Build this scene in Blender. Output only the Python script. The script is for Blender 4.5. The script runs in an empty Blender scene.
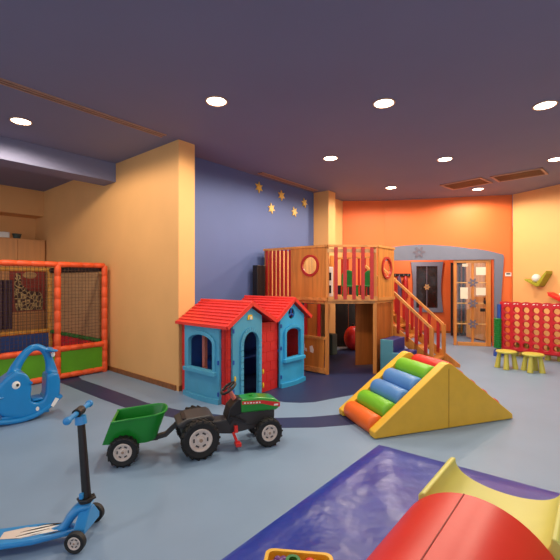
import bpy, bmesh, math, random
from mathutils import Vector, Matrix
random.seed(7)
S = bpy.context.scene
COL = S.collection
PI = math.pi
# ------------------------------------------------------------------ camera, world, lights, exposure
F, CAMZ, CEIL = 385.0, 1.5, 3.397
cam = bpy.data.objects.new('camera', bpy.data.cameras.new('camera'))
COL.objects.link(cam)
cam.location = (0, 0, CAMZ)
cam.rotation_euler = (PI / 2, 0, 0)
cam.data.sensor_width = 36
cam.data.lens = F / 560 * 36
cam.data.clip_end = 100
S.camera = cam
S.view_settings.view_transform = 'Standard'
S.view_settings.look = 'None'
S.view_settings.gamma = 1
S.view_settings.use_curve_mapping = False
S.view_settings.exposure = 0.0
W = bpy.data.worlds.new('world')
S.world = W
W.use_nodes = True
W.node_tree.nodes['Background'].inputs[0].default_value = (0.90, 0.93, 1.0, 1)
W.node_tree.nodes['Background'].inputs[1].default_value = 1.2
LAMP_W = 32.0
LAMP_COL = (1.0, 0.84, 0.66)

def P(px, py, z=0.0):
    """point at height z seen at a photo pixel"""
    D = F * (CAMZ - z) / (py - 280.0)
    return Vector(((px - 280.0) / F * D, D, z))

def LIN(c):
    return tuple(((v / 255) / 12.92 if v / 255 <= .04045 else ((v / 255 + .055) / 1.055) ** 2.4) for v in c)

# ------------------------------------------------------------------ materials
def mat(name, rgb, rough=.5, metal=0.0, var=.06, vscale=6.0, bump=0.0, bscale=40.0, coat=0.0, emit=None, spec=.5):
    m = bpy.data.materials.new(name)
    m.use_nodes = True
    nt = m.node_tree
    b = nt.nodes['Principled BSDF']
    c = LIN(rgb)
    tc = nt.nodes.new('ShaderNodeTexCoord')
    nz = nt.nodes.new('ShaderNodeTexNoise')
    nz.inputs['Scale'].default_value = vscale
    nz.inputs['Detail'].default_value = 4
    nt.links.new(tc.outputs['Object'], nz.inputs['Vector'])
    rp = nt.nodes.new('ShaderNodeValToRGB')
    rp.color_ramp.elements[0].position = .3
    rp.color_ramp.elements[1].position = .7
    rp.color_ramp.elements[0].color = tuple(v * (1 - var) for v in c) + (1,)
    rp.color_ramp.elements[1].color = tuple(min(1, v * (1 + var)) for v in c) + (1,)
    nt.links.new(nz.outputs['Fac'], rp.inputs['Fac'])
    nt.links.new(rp.outputs['Color'], b.inputs['Base Color'])
    b.inputs['Roughness'].default_value = rough
    b.inputs['Metallic'].default_value = metal
    b.inputs['Specular IOR Level'].default_value = spec
    b.inputs['Coat Weight'].default_value = coat
    if bump:
        n2 = nt.nodes.new('ShaderNodeTexNoise')
        n2.inputs['Scale'].default_value = bscale
        n2.inputs['Detail'].default_value = 3
        nt.links.new(tc.outputs['Object'], n2.inputs['Vector'])
        bp = nt.nodes.new('ShaderNodeBump')
        bp.inputs['Strength'].default_value = bump
        bp.inputs['Distance'].default_value = .02
        nt.links.new(n2.outputs['Fac'], bp.inputs['Height'])
        nt.links.new(bp.outputs['Normal'], b.inputs['Normal'])
    if emit:
        b.inputs['Emission Color'].default_value = emit[0] + (1,)
        b.inputs['Emission Strength'].default_value = emit[1]
    return m

def wood_mat(name, rgb, rough=.42, axis='Z', dark=.62):
    m = bpy.data.materials.new(name)
    m.use_nodes = True
    nt = m.node_tree
    b = nt.nodes['Principled BSDF']
    tc = nt.nodes.new('ShaderNodeTexCoord')
    mp = nt.nodes.new('ShaderNodeMapping')
    sc = {'Z': (14, 14, 1.2), 'X': (1.2, 14, 14), 'Y': (14, 1.2, 14)}[axis]
    mp.inputs['Scale'].default_value = sc
    nt.links.new(tc.outputs['Object'], mp.inputs['Vector'])
    nz = nt.nodes.new('ShaderNodeTexNoise')
    nz.inputs['Scale'].default_value = 1.0
    nz.inputs['Detail'].default_value = 5
    nz.inputs['Distortion'].default_value = .6
    nt.links.new(mp.outputs['Vector'], nz.inputs['Vector'])
    rp = nt.nodes.new('ShaderNodeValToRGB')
    c = LIN(rgb)
    rp.color_ramp.elements[0].position = .28
    rp.color_ramp.elements[1].position = .62
    rp.color_ramp.elements[0].color = tuple(v * dark for v in c) + (1,)
    rp.color_ramp.elements[1].color = tuple(c) + (1,)
    nt.links.new(nz.outputs['Fac'], rp.inputs['Fac'])
    nt.links.new(rp.outputs['Color'], b.inputs['Base Color'])
    b.inputs['Roughness'].default_value = rough
    return m

def glass_mat(name, refl=.06):
    m = bpy.data.materials.new(name)
    m.use_nodes = True
    nt = m.node_tree
    nt.nodes.remove(nt.nodes['Principled BSDF'])
    tr = nt.nodes.new('ShaderNodeBsdfTransparent')
    gl = nt.nodes.new('ShaderNodeBsdfGlossy')
    gl.inputs['Roughness'].default_value = .04
    mx = nt.nodes.new('ShaderNodeMixShader')
    mx.inputs[0].default_value = refl
    nt.links.new(tr.outputs[0], mx.inputs[1])
    nt.links.new(gl.outputs[0], mx.inputs[2])
    nt.links.new(mx.outputs[0], nt.nodes['Material Output'].inputs['Surface'])
    return m

M = {
 'beige': mat('beige_paint', (236, 178, 112), .7, var=.03, vscale=2, bump=.04, bscale=60),
 'orange_wall': mat('orange_paint', (232, 112, 50), .62, var=.03, vscale=2, bump=.04, bscale=60),
 'blue_wall': mat('blue_paint', (90, 108, 160), .65, var=.03, vscale=2),
 'ceiling': mat('ceiling_paint', (122, 124, 152), .75, var=.03, vscale=1),
 'base': wood_mat('baseboard_wood', (150, 92, 48), axis='X'),
 'floor': mat('vinyl_floor', (126, 152, 180), .42, var=.045, vscale=1.6, bump=.02, bscale=5, spec=.4),
 'navy_floor': mat('navy_vinyl', (40, 52, 92), .45, var=.06, vscale=2.5, spec=.4),
 'mat_blue': mat('blue_vinyl_mat', (34, 56, 156), .30, var=.1, vscale=5, bump=1.0, bscale=3.2, spec=.5),
 'slate': mat('slate_paint', (112, 118, 138), .55, var=.03),
 'wood': wood_mat('pine_wood', (214, 136, 60)),
 'woodx': wood_mat('pine_wood_long', (220, 150, 80), axis='X'),
 'woodd': wood_mat('dark_wood', (176, 98, 40)),
 'woodp': wood_mat('pale_wood', (214, 168, 108)),
 'cab': wood_mat('cabinet_wood', (212, 150, 92), dark=.85),
 'red_wood': mat('red_painted_wood', (176, 38, 36), .4, var=.1, vscale=8),
 'foam_y': mat('yellow_foam_vinyl', (232, 182, 52), .42, var=.04, vscale=7, bump=.12, bscale=9),
 'foam_lime': mat('lime_foam_vinyl', (208, 206, 108), .45, var=.03, bump=.08, bscale=8),
 'foam_r': mat('red_foam_vinyl', (216, 42, 30), .4, var=.03, bump=.05, bscale=8),
 'foam_o': mat('orange_foam_vinyl', (240, 108, 36), .38, var=.04, bump=.08, bscale=10),
 'foam_g': mat('green_foam_vinyl', (118, 190, 38), .38, var=.04, bump=.08, bscale=10),
 'foam_b': mat('blue_foam_vinyl', (84, 138, 200), .38, var=.04, bump=.08, bscale=10),
 'foam_teal': mat('teal_foam_vinyl', (78, 138, 156), .45, var=.04),
 'foam_navy': mat('navy_foam_vinyl', (28, 44, 112), .42, var=.06),
 'whale': mat('rocker_blue_plastic', (20, 128, 196), .28, var=.04, coat=.3),
 'sc_blue': mat('scooter_blue_plastic', (42, 138, 204), .3, var=.04, coat=.2),
 'black': mat('black_plastic', (24, 22, 22), .45, var=.1),
 'rubber': mat('black_tyre', (20, 19, 19), .6, var=.15, vscale=20),
 'grey': mat('dark_grey_plastic', (54, 53, 54), .5, var=.1),
 'rim': mat('silver_rim', (214, 200, 190), .35, var=.06),
 'hub': mat('bronze_hub', (160, 132, 110), .4),
 'tr_green': mat('tractor_green', (34, 140, 44), .3, var=.05, coat=.3),
 'tl_green': mat('trailer_green', (16, 132, 36), .35, var=.05, coat=.2),
 'red': mat('red_plastic', (216, 44, 40), .38, var=.05),
 'roof': mat('roof_red_plastic', (228, 58, 50), .42, var=.05),
 'h_blue': mat('house_teal_plastic', (82, 166, 200), .42, var=.05),
 'h_blue2': mat('house_sky_plastic', (58, 172, 224), .42, var=.05),
 'i_blue': mat('inner_blue_plastic', (30, 84, 170), .5),
 'white': mat('white_plastic', (236, 234, 228), .4, var=.02),
 'yellow': mat('yellow_plastic', (240, 196, 40), .4),
 'pit_o': mat('orange_pole_padding', (232, 88, 40), .5, var=.12, vscale=12, bump=.3, bscale=14),
 'pit_y': mat('yellow_pole_padding', (216, 156, 62), .5, var=.12, vscale=12, bump=.3, bscale=14),
 'pit_g': mat('green_panel_vinyl', (84, 152, 16), .5, var=.08, vscale=5),
 'pit_b': mat('blue_panel_vinyl', (20, 74, 142), .5),
 'net': mat('dark_net_cord', (84, 60, 46), .8),
 'netb': mat('tan_net_cord', (190, 150, 104), .8),
 'board': mat('game_board_red', (198, 24, 36), .35, var=.04),
 'purple': mat('purple_cloth', (98, 78, 112), .9, var=.15, bump=.3, bscale=12),
 'poster_r': mat('poster_red', (150, 40, 30), .6),
 'stool': mat('lime_stool_plastic', (192, 184, 78), .42, var=.05),
 'olive': mat('olive_plastic', (158, 156, 40), .42),
 'green': mat('green_plastic', (20, 120, 48), .4),
 'dgreen': mat('dull_green_plastic', (62, 78, 72), .5),
 'p_blue': mat('blue_plastic', (34, 78, 160), .4),
 'gold': mat('gold_star_foil', (226, 184, 84), .4, var=.1, vscale=20),
 'paper': mat('white_paper', (232, 222, 200), .8, var=.02),
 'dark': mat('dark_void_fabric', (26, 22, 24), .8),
 'brownslat': mat('grille_brown', (128, 96, 74), .6),
 'grframe': mat('grille_frame', (176, 140, 122), .5),
 'pinkt': mat('pink_trim', (196, 110, 96), .6),
 'flower': mat('slate_flower', (106, 100, 116), .6),
 'purpleT': mat('toy_purple', (104, 50, 128), .4),
 'dglass': mat('dark_window_glass', (38, 26, 24), .12, var=.3, vscale=5),
 'glass': glass_mat('clear_glass'),
 'lamp': mat('lamp_diffuser', (255, 240, 215), .5, emit=((1.0, .86, .66), 14.0)),
 'lring': mat('lamp_trim', (190, 150, 120), .4),
}
def giraffe():
    m = bpy.data.materials.new('giraffe_spots')
    m.use_nodes = True
    nt = m.node_tree
    b = nt.nodes['Principled BSDF']
    tc = nt.nodes.new('ShaderNodeTexCoord')
    v = nt.nodes.new('ShaderNodeTexVoronoi')
    v.feature = 'DISTANCE_TO_EDGE'
    v.inputs['Scale'].default_value = 11
    nt.links.new(tc.outputs['Object'], v.inputs['Vector'])
    r = nt.nodes.new('ShaderNodeValToRGB')
    r.color_ramp.interpolation = 'CONSTANT'
    r.color_ramp.elements[0].color = LIN((206, 176, 118)) + (1,)
    r.color_ramp.elements[1].position = .1
    r.color_ramp.elements[1].color = LIN((58, 34, 24)) + (1,)
    nt.links.new(v.outputs['Distance'], r.inputs['Fac'])
    nt.links.new(r.outputs['Color'], b.inputs['Base Color'])
    b.inputs['Roughness'].default_value = .7
    return m
M['giraffe'] = giraffe()

# ------------------------------------------------------------------ mesh builder
class MB:
    def __init__(s):
        s.bm = bmesh.new()
    def box(s, c, size, rz=0.0, rx=0.0, ry=0.0):
        mt = Matrix.Translation(c) @ Matrix.Rotation(rz, 4, 'Z') @ Matrix.Rotation(ry, 4, 'Y') @ Matrix.Rotation(rx, 4, 'X') @ Matrix.Diagonal((size[0], size[1], size[2], 1))
        bmesh.ops.create_cube(s.bm, size=1, matrix=mt)
        return s
    def bar(s, p, q, w, h, up=(0, 0, 1)):
        p, q = Vector(p), Vector(q)
        d = (q - p)
        L = d.length
        x = d.normalized()
        u = Vector(up)
        if abs(x.dot(u)) > .98:
            u = Vector((0, 1, 0))
        y = u.cross(x).normalized()
        z = x.cross(y)
        mt = Matrix.Translation((p + q) / 2) @ Matrix((x, y, z)).transposed().to_4x4() @ Matrix.Diagonal((L, w, h, 1))
        bmesh.ops.create_cube(s.bm, size=1, matrix=mt)
        return s
    def cyl(s, p, q, r, r2=None, seg=20):
        p, q = Vector(p), Vector(q)
        d = q - p
        rot = Vector((0, 0, 1)).rotation_difference(d.normalized()).to_matrix().to_4x4()
        bmesh.ops.create_cone(s.bm, cap_ends=True, segments=seg, radius1=r, radius2=r if r2 is None else r2,
                              depth=d.length, matrix=Matrix.Translation((p + q) / 2) @ rot)
        return s
    def ball(s, c, r, seg=20, rot=None):
        if not hasattr(r, '__len__'):
            r = (r, r, r)
        mt = Matrix.Translation(c) @ (rot or Matrix.Identity(4)) @ Matrix.Diagonal((r[0], r[1], r[2], 1))
        bmesh.ops.create_uvsphere(s.bm, u_segments=seg, v_segments=max(8, seg // 2), radius=1, matrix=mt)
        return s
    def tube(s, pts, r, seg=12, flat=1.0, up=None, closed=False):
        """sweep an ellipse along pts. r: number or list; flat scales the second axis"""
        pts = [Vector(p) for p in pts]
        n = len(pts)
        rings = []
        pu = Vector(up) if up else None
        for i, p in enumerate(pts):
            if closed:
                d = pts[(i + 1) % n] - pts[i - 1]
            else:
                d = pts[min(i + 1, n - 1)] - pts[max(i - 1, 0)]
            d.normalize()
            a = pu if pu else (Vector((0, 0, 1)) if abs(d.z) < .95 else Vector((1, 0, 0)))
            x = a.cross(d).normalized()
            y = d.cross(x).normalized()
            if not up:
                pu2 = y
            rr = r[i] if hasattr(r, '__len__') else r
            f = flat[i] if hasattr(flat, '__len__') else flat
            rings.append([s.bm.verts.new(p + x * rr * f * math.cos(2 * PI * k / seg) + y * rr * math.sin(2 * PI * k / seg)) for k in range(seg)])
        m = n if closed else n - 1
        for i in range(m):
            A, B = rings[i], rings[(i + 1) % n]
            for k in range(seg):
                s.bm.faces.new((A[k], A[(k + 1) % seg], B[(k + 1) % seg], B[k]))
        if not closed:
            s.bm.faces.new(rings[0][::-1])
            s.bm.faces.new(rings[-1])
        return s
    def lathe(s, prof, c=(0, 0, 0), axis='Z', seg=28):
        rings = []
        c = Vector(c)
        def pt(r, h, a):
            x, y = r * math.cos(a), r * math.sin(a)
            v = {'Z': Vector((x, y, h)), 'Y': Vector((x, h, y)), 'X': Vector((h, x, y))}[axis]
            return c + v
        for r, h in prof:
            if r < 1e-6:
                rings.append([s.bm.verts.new(pt(0, h, 0))])
            else:
                rings.append([s.bm.verts.new(pt(r, h, 2 * PI * k / seg)) for k in range(seg)])
        for A, B in zip(rings, rings[1:]):
            for k in range(seg):
                a0, a1 = A[k % len(A)], A[(k + 1) % len(A)]
                b0, b1 = B[k % len(B)], B[(k + 1) % len(B)]
                vs = []
                for v in (a0, a1, b1, b0):
                    if v not in vs:
                        vs.append(v)
                if len(vs) > 2:
                    s.bm.faces.new(vs)
        return s
    def plate(s, outer, holes=(), o=(0, 0, 0), a=(1, 0, 0), b=(0, 0, 1), n=(0, 1, 0), d=.02, cuts=0, fn=None):
        """flat outline (with holes) in the a,b plane, extruded by d along n. fn(x,y)-> offset along n"""
        o, a, b, n = Vector(o), Vector(a), Vector(b), Vector(n)
        bm = bmesh.new()
        es = []
        for loop in [outer] + list(holes):
            vs = [bm.verts.new((p[0], p[1], 0)) for p in loop]
            for i in range(len(vs)):
                es.append(bm.edges.new((vs[i], vs[(i + 1) % len(vs)])))
        bmesh.ops.triangle_fill(bm, edges=es, use_beauty=True)
        if cuts:
            bmesh.ops.subdivide_edges(bm, edges=bm.edges[:], cuts=cuts, use_grid_fill=True)
        r = bmesh.ops.extrude_face_region(bm, geom=bm.faces[:])
        for v in r['geom']:
            if isinstance(v, bmesh.types.BMVert):
                v.co.z += d
        mp = {}
        for v in bm.verts:
            off = v.co.z + (fn(v.co.x, v.co.y) if fn else 0)
            mp[v] = s.bm.verts.new(o + a * v.co.x + b * v.co.y + n * off)
        for f in bm.faces:
            try:
                s.bm.faces.new([mp[v] for v in f.verts])
            except ValueError:
                pass
        bm.free()
        return s
    def hull(s, pts):
        vs = [s.bm.verts.new(p) for p in pts]
        bmesh.ops.convex_hull(s.bm, input=vs)
        return s
    def build(s, name, m, parent=None, bevel=0.0, smooth=False, sub=0, seg=2, loc=None, rz=0.0, ang=35):
        bmesh.ops.recalc_face_normals(s.bm, faces=s.bm.faces[:])
        me = bpy.data.meshes.new(name)
        s.bm.to_mesh(me)
        s.bm.free()
        me.materials.append(M[m])
        ob = bpy.data.objects.new(name, me)
        COL.objects.link(ob)
        if parent:
            ob.parent = parent
        if loc is not None:
            ob.location = loc
        ob.rotation_euler.z = rz
        if smooth:
            for p in me.polygons:
                p.use_smooth = True
            me.set_sharp_from_angle(angle=math.radians(ang))
        if bevel:
            md = ob.modifiers.new('bevel', 'BEVEL')
            md.width = bevel
            md.segments = seg
            md.limit_method = 'ANGLE'
            md.angle_limit = math.radians(40)
        if sub:
            md = ob.modifiers.new('sub', 'SUBSURF')
            md.levels = sub
            md.render_levels = sub
        return ob

def tag(o, label, cat, group=None):
    o['label'] = label
    o['category'] = cat
    if group:
        o['group'] = group
    return o
def thing(name, label, cat, loc, rz=0.0, group=None):
    o = bpy.data.objects.new(name, None)
    o.empty_display_size = .1
    COL.objects.link(o)
    o.location = loc
    o.rotation_euler = (0, 0, rz)
    return tag(o, label, cat, group)
def struct(o):
    o['kind'] = 'structure'
    return o
def dup(root, loc, rz, label):
    r = root.copy()
    COL.objects.link(r)
    r.location = loc
    r.rotation_euler = (0, 0, rz)
    r['label'] = label
    for ch in list(root.children):
        c = ch.copy()
        COL.objects.link(c)
        c.parent = r
        for g in ch.children:
            d = g.copy()
            COL.objects.link(d)
            d.parent = c
    return r
def arc(cx, cy, r, a0, a1, n=12, ry=None):
    ry = r if ry is None else ry
    return [(cx + r * math.cos(math.radians(a0 + (a1 - a0) * i / n)), cy + ry * math.sin(math.radians(a0 + (a1 - a0) * i / n))) for i in range(n + 1)]
def circle(cx, cy, r, n=20, ry=None):
    return arc(cx, cy, r, 0, 360, n, ry)[:-1]

# ------------------------------------------------------------------ room frame: a runs along the long blue wall, b along the beige wall
V = Vector((.6385, .7695, 0))
U = Vector((-.7695, .6385, 0))
RZ = math.atan2(.7695, .6385)
C1 = Vector((-1.367, 5.19, 0))
def RM(a, b, z=0.0):
    return C1 + V * a + U * b + Vector((0, 0, z))
def footprint(name, pts, z0, z1, m):
    o = MB()
    o.plate([(p[0], p[1]) for p in pts], o=(0, 0, z0), a=(1, 0, 0), b=(0, 1, 0), n=(0, 0, 1), d=z1 - z0)
    return struct(o.build(name, m))
def rmbox(name, a0, a1, b0, b1, z0, z1, m):
    return footprint(name, [RM(a0, b0), RM(a1, b0), RM(a1, b1), RM(a0, b1)], z0, z1, m)
def wallseg(name, p, q, z0, z1, m, t=.15):
    p, q = Vector((p[0], p[1], 0)), Vector((q[0], q[1], 0))
    d = (q - p).normalized()
    n = Vector((-d.y, d.x, 0)) * t
    return footprint(name, [p, q, q + n, p + n], z0, z1, m)

O0, O1, O2 = Vector((1.51, 9.227, 0)), Vector((2.843, 9.126, 0)), Vector((5.16, 8.55, 0))
RD = Vector((.387, -.922, 0)).normalized()
footprint('floor', [(-9, -3.5), (10, -3.5), (10, 14), (-9, 14)], -.12, 0, 'floor')
footprint('ceiling', [(-9, -3.5), (10, -3.5), (10, 14), (-9, 14)], CEIL, CEIL + .15, 'ceiling')
rmbox('wall_left', 0, .269, 0, 5.5, 0, CEIL, 'beige')
rmbox('wall_blue', .27, 3.80, .425, .6, 0, CEIL, 'blue_wall')
rmbox('wall_column', 3.805, 4.08, .047, .9, 0, CEIL, 'beige')
rmbox('wall_corner', 4.081, 4.96, .38, .55, 0, CEIL, 'beige')
rmbox('wall_back', -7, -.001, 5.30, 5.45, 0, CEIL, 'beige')
rmbox('wall_soffit', -7, -.001, 4.80, 5.299, 2.86, CEIL, 'beige')
rmbox('trim_beam', -7.5, -.001, 1.70, 2.1, CEIL - .30, CEIL - .001, 'ceiling')
OD = (O2 - O1).normalized()
ON = Vector((-OD.y, OD.x, 0))
def OW(t, z=0, off=0.0):
    return O1 + OD * t + ON * off + Vector((0, 0, z))
LW = (O2 - O1).length
OL, OR = -.35, 2.02
wallseg('wall_orange', O0, OW(OL), 0, CEIL, 'orange_wall')
wallseg('wall_header', OW(OL + .001), OW(OR), 1.985, CEIL, 'orange_wall')
wallseg('wall_orange_right', OW(OR + .001), O2, 0, CEIL, 'orange_wall')
RE = O2 + RD * 12.6
wallseg('wall_right', O2 + Vector((.004, -.01, 0)), RE, 0, CEIL, 'beige')
# alcove behind the opening
A0, A1 = Vector((2.0, 11.3, 0)), Vector((5.75, 10.75, 0))
wallseg('wall_alcove', A0, A1, 0, 2.6, 'orange_wall')
wallseg('wall_alcove_left', OW(OL - .08, 0, .155), A0 - Vector((0, .005, 0)), 0, 2.6, 'orange_wall', .1)
wallseg('wall_alcove_right', A1 - Vector((-.01, .01, 0)), OW(2.52, 0, .155), 0, 2.6, 'orange_wall', .1)
footprint('ceiling_alcove', [OW(OL - .5, 0, .16), OW(2.7, 0, .16), A1 + Vector((.3, .1, 0)), A0 + Vector((-.3, .1, 0))], 2.61, 2.7, 'ceiling')
# baseboards
def baseb(name, p, q, m='base', h=.07):
    p, q = Vector((p[0], p[1], 0)), Vector((q[0], q[1], 0))
    d = (q - p).normalized()
    n = Vector((d.y, -d.x, 0))
    L = (q - p).length
    o = MB().box((L / 2, -.009, h / 2), (L, .016, h))
    return struct(o.build(name, m, loc=p, rz=math.atan2(d.y, d.x)))
o = MB().box((0, 0, .035), (.016, 4.9, .07))
struct(o.build('baseboard_left', 'base', loc=RM(-.009, 2.50), rz=RZ))
o = MB().box((0, 0, .035), (.27, .016, .07))
struct(o.build('baseboard_column', 'base', loc=RM(.135, -.009), rz=RZ))
baseb('baseboard_orange', O0, OW(OL), 'slate')
baseb('baseboard_right', O2 + RD * .03, RE, 'base')
baseb('baseboard_alcove', A0 + Vector((.1, -.01, 0)), A1 - Vector((.1, 0, 0)), 'woodd', .06)

# slate arch on the orange wall around the opening
def owpx(px, z=None, py=None):
    k = (px - 280) / F
    t = (k * O1.y - O1.x) / (OD.x - k * OD.y)
    D = O1.y + OD.y * t
    return (t, CAMZ - (py - 280) / F * D)
outer = [owpx(380, py=249), owpx(393, py=247), owpx(405, py=245.6), owpx(420, py=244.8), owpx(433, py=245), owpx(450, py=246.2), owpx(464, py=247.8),
         owpx(472, py=249.2), owpx(474, py=248.6), owpx(488, py=251), owpx(502.5, py=254.6), owpx(503.4, py=257), owpx(501.5, py=285), owpx(500, py=310)]
outer += [(owpx(498.8, py=340)[0], 0.0), (OR - .005, 0.0), (OR - .005, 1.96), (owpx(380, py=259)[0], 1.96)]
o = MB().plate(outer, o=O1 - ON * .045, a=OD, b=(0, 0, 1), n=ON, d=.043)
struct(o.build('trim_arch', 'slate'))

def flower(name, parent, c, r, a, n, m='flower', d=.012):
    pts = []
    for i in range(48):
        th = 2 * PI * i / 48
        rr = r * (.74 + .26 * math.cos(6 * th))
        pts.append((rr * math.cos(th), rr * math.sin(th)))
    hole = circle(0, 0, r * .25, 12)
    return MB().plate(pts, [hole], o=c, a=a, b=(0, 0, 1), n=n, d=d).build(name, m, parent)
t, z = owpx(419, py=252.3)
fo = flower('flower_emblem', None, OW(t, z, -.062), .14, OD, ON, d=.016)
tag(fo, 'dark six petalled flower emblem on the slate arch over the alcove', 'emblem')

# floor inlays
def strip(name, pts, m, z=.0015):
    o = MB().plate([(p[0], p[1]) for p in pts], o=(0, 0, .0002), a=(1, 0, 0), b=(0, 1, 0), n=(0, 0, 1), d=z)
    return struct(o.build(name, m))
up = [(-3.9, 6.95), (-2.985, 5.798), (-2.555, 5.464), (-1.931, 4.957), (-1.623, 4.70), (-1.17, 4.442), (-.6, 4.26), (-.027, 4.185), (.32, 4.21), (.669, 4.294), (1.1, 4.5)]
lo = [(-4.2, 6.55), (-3.19, 5.607), (-2.277, 4.87), (-1.76, 4.477), (-1.079, 4.155), (-.5, 3.96), (.01, 3.902), (.38, 3.915), (.724, 3.983), (1.2, 4.2)]
strip('trim_floor_band', up + lo[::-1], 'navy_floor')
navy = [(-1.0, 5.6), (-.6, 5.12), (-.255, 4.915), (-.1, 4.80), (.061, 4.725), (.25, 4.70), (.43, 4.73), (.63, 4.85), (.98, 5.04), (1.4, 5.35), (1.8, 5.75), (2.05, 6.1), (2.2, 6.6), (2.3, 7.4), (2.2, 8.6), (1.6, 9.0), (1.45, 8.4), (1.0, 8.0), (.7, 8.3), (-.8, 6.5)]
strip('trim_floor_navy', navy, 'navy_floor')

# ------------------------------------------------------------------ ceiling fixtures
def lamp_at(px, py, label, on=True):
    c = P(px, py, CEIL)
    return downlight(c.x, c.y, label)
def downlight(x, y, label, vis=True):
    t = thing('downlight', label, 'ceiling light', (x, y, CEIL), 0, 'recessed ceiling downlights')
    MB().lathe([(.118, 0), (.118, -.008), (.112, -.012), (.103, -.010), (.098, -.001)]).build('trim_ring', 'lring', t, smooth=True)
    MB().lathe([(0, -.006), (.097, -.006), (.097, -.002), (0, -.002)]).build('diffuser', 'lamp', t)
    L = bpy.data.lights.new('lamp_light', 'SPOT')
    L.energy = LAMP_W * 4
    L.color = LAMP_COL
    L.spot_size = math.radians(176)
    L.spot_blend = .25
    L.shadow_soft_size = .12
    lo_ = bpy.data.objects.new('lamp_light', L)
    COL.objects.link(lo_)
    lo_.parent = t
    lo_.location = (0, 0, -.05)
    return t
for px, py, lab in [
    (216.5, 101, 'bright round recessed light on the ceiling left of centre, above the toy houses'),
    (384, 103, 'bright round recessed light near the middle of the ceiling'),
    (545, 105, 'large round recessed light at the right edge of the ceiling'),
    (21, 121, 'round recessed light by the long grille at far left'),
    (330.5, 158, 'round recessed light above the wooden play house'),
    (445, 159, 'round recessed light in front of the two square vents'),
    (391, 187.5, 'small round recessed light closest to the orange wall'),
    (478, 189, 'small round recessed light under the left square vent'),
    (556, 159, 'round recessed light near the beige wall on the right')]:
    lamp_at(px, py, lab)
for x, y in ((-2.6, 1.4), (-.2, 1.3), (2.2, 1.2)):
    L = bpy.data.lights.new('room_lamp', 'SPOT')
    L.energy = LAMP_W * 2.2
    L.color = LAMP_COL
    L.spot_size = math.radians(176)
    L.spot_blend = .25
    L.shadow_soft_size = .12
    q = bpy.data.objects.new('room_lamp', L)
    COL.objects.link(q)
    q.location = (x, y, CEIL - .05)
L = bpy.data.lights.new('alcove_fill', 'POINT')  # added fill light that brightens the alcove, no fixture
L.energy = 70
L.color = LAMP_COL
L.shadow_soft_size = .15
q = bpy.data.objects.new('alcove_fill', L)
COL.objects.link(q)
q.location = (3.6, 10.0, 2.4)

def vent(corners, label):
    ps = [P(x, y, CEIL) for x, y in corners]
    c = sum(ps, Vector()) / 4
    e = ((ps[1] - ps[0]) + (ps[2] - ps[3])) / 2
    w = ((ps[3] - ps[0]).length + (ps[2] - ps[1]).length) / 2 * .9
    L = e.length
    t = thing('ceiling_vent', label, 'vent', (c.x, c.y, CEIL), math.atan2(e.y, e.x), 'square ceiling vents')
    MB().box((0, 0, -.004), (L - .02, w - .02, .006)).build('backing', 'brownslat', t)
    o = MB()
    for s_ in (-1, 1):
        o.box((0, s_ * (w / 2 - .02), -.011), (L, .04, .02))
        o.box((s_ * (L / 2 - .02), 0, -.011), (.04, w, .0195))
    o.build('frame', 'grframe', t)
    o = MB()
    n = 7
    for i in range(n):
        o.box((0, -w / 2 + .06 + (w - .12) * i / (n - 1), -.011), (L - .07, .008, .008))
    o.build('slats', 'base', t)
vent([(441, 184.3), (483, 175.7), (491, 183), (451, 189.5)], 'tan framed ceiling vent, the left one of the pair by the orange wall')
vent([(491.4, 175), (544, 167), (547, 173.4), (497, 182.3)], 'tan framed ceiling vent, the right one of the pair by the beige wall')
def grille(p, q, w, label):
    c = (p + q) / 2
    d = q - p
    L = d.length
    t = thing('linear_grille', label, 'vent', (c.x, c.y, CEIL), math.atan2(d.y, d.x), 'long ceiling grilles')
    MB().box((0, 0, -.004), (L, w, .006)).build('backing', 'brownslat', t)
    o = MB()
    for s_ in (-1, 1):
        o.box((0, s_ * (w / 2), -.008), (L, .014, .014))
    o.box((0, 0, -.009), (L - .02, .01, .01))
    o.build('frame', 'grframe', t)
g0, g1 = P(0, 80, CEIL), P(164, 135.5, CEIL)
grille(g0 - (g1 - g0).normalized() * 1.2, g1, .10, 'long narrow ceiling grille running to the beige column on the left')
grille(P(260, 172.5, CEIL), P(316, 190.5, CEIL), .10, 'long narrow ceiling grille above the stars on the blue wall')

# ------------------------------------------------------------------ stars on the blue wall
def bluepx(px, py):
    k = (px - 280) / F
    base = RM(0, .425)
    t = (k * base.y - base.x) / (V.x - k * V.y)
    D = base.y + V.y * t
    return base + V * t + Vector((0, 0, CAMZ - (py - 280) / F * D))
for i, (px, py, lab) in enumerate([(258.5, 187.5, 'leftmost and highest'), (281, 195.5, 'second highest'), (271, 208.5, 'lower left'), (304, 203, 'rightmost'), (294, 212, 'lowest')]):
    c = bluepx(px, py)
    pts = []
    for k in range(12):
        r = .105 if k % 2 == 0 else .048
        th = PI / 2 + PI * k / 6 + .1 * i
        pts.append((r * math.cos(th), r * math.sin(th)))
    o = MB().plate(pts, o=(0, 0, 0), a=(1, 0, 0), b=(0, 0, 1), n=(0, -1, 0), d=.02)
    s_ = o.build('wall_star', 'gold', loc=c - U * .002, rz=RZ)
    tag(s_, 'gold star on the blue wall, %s of the five' % lab, 'star', 'gold stars on the blue wall')

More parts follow.
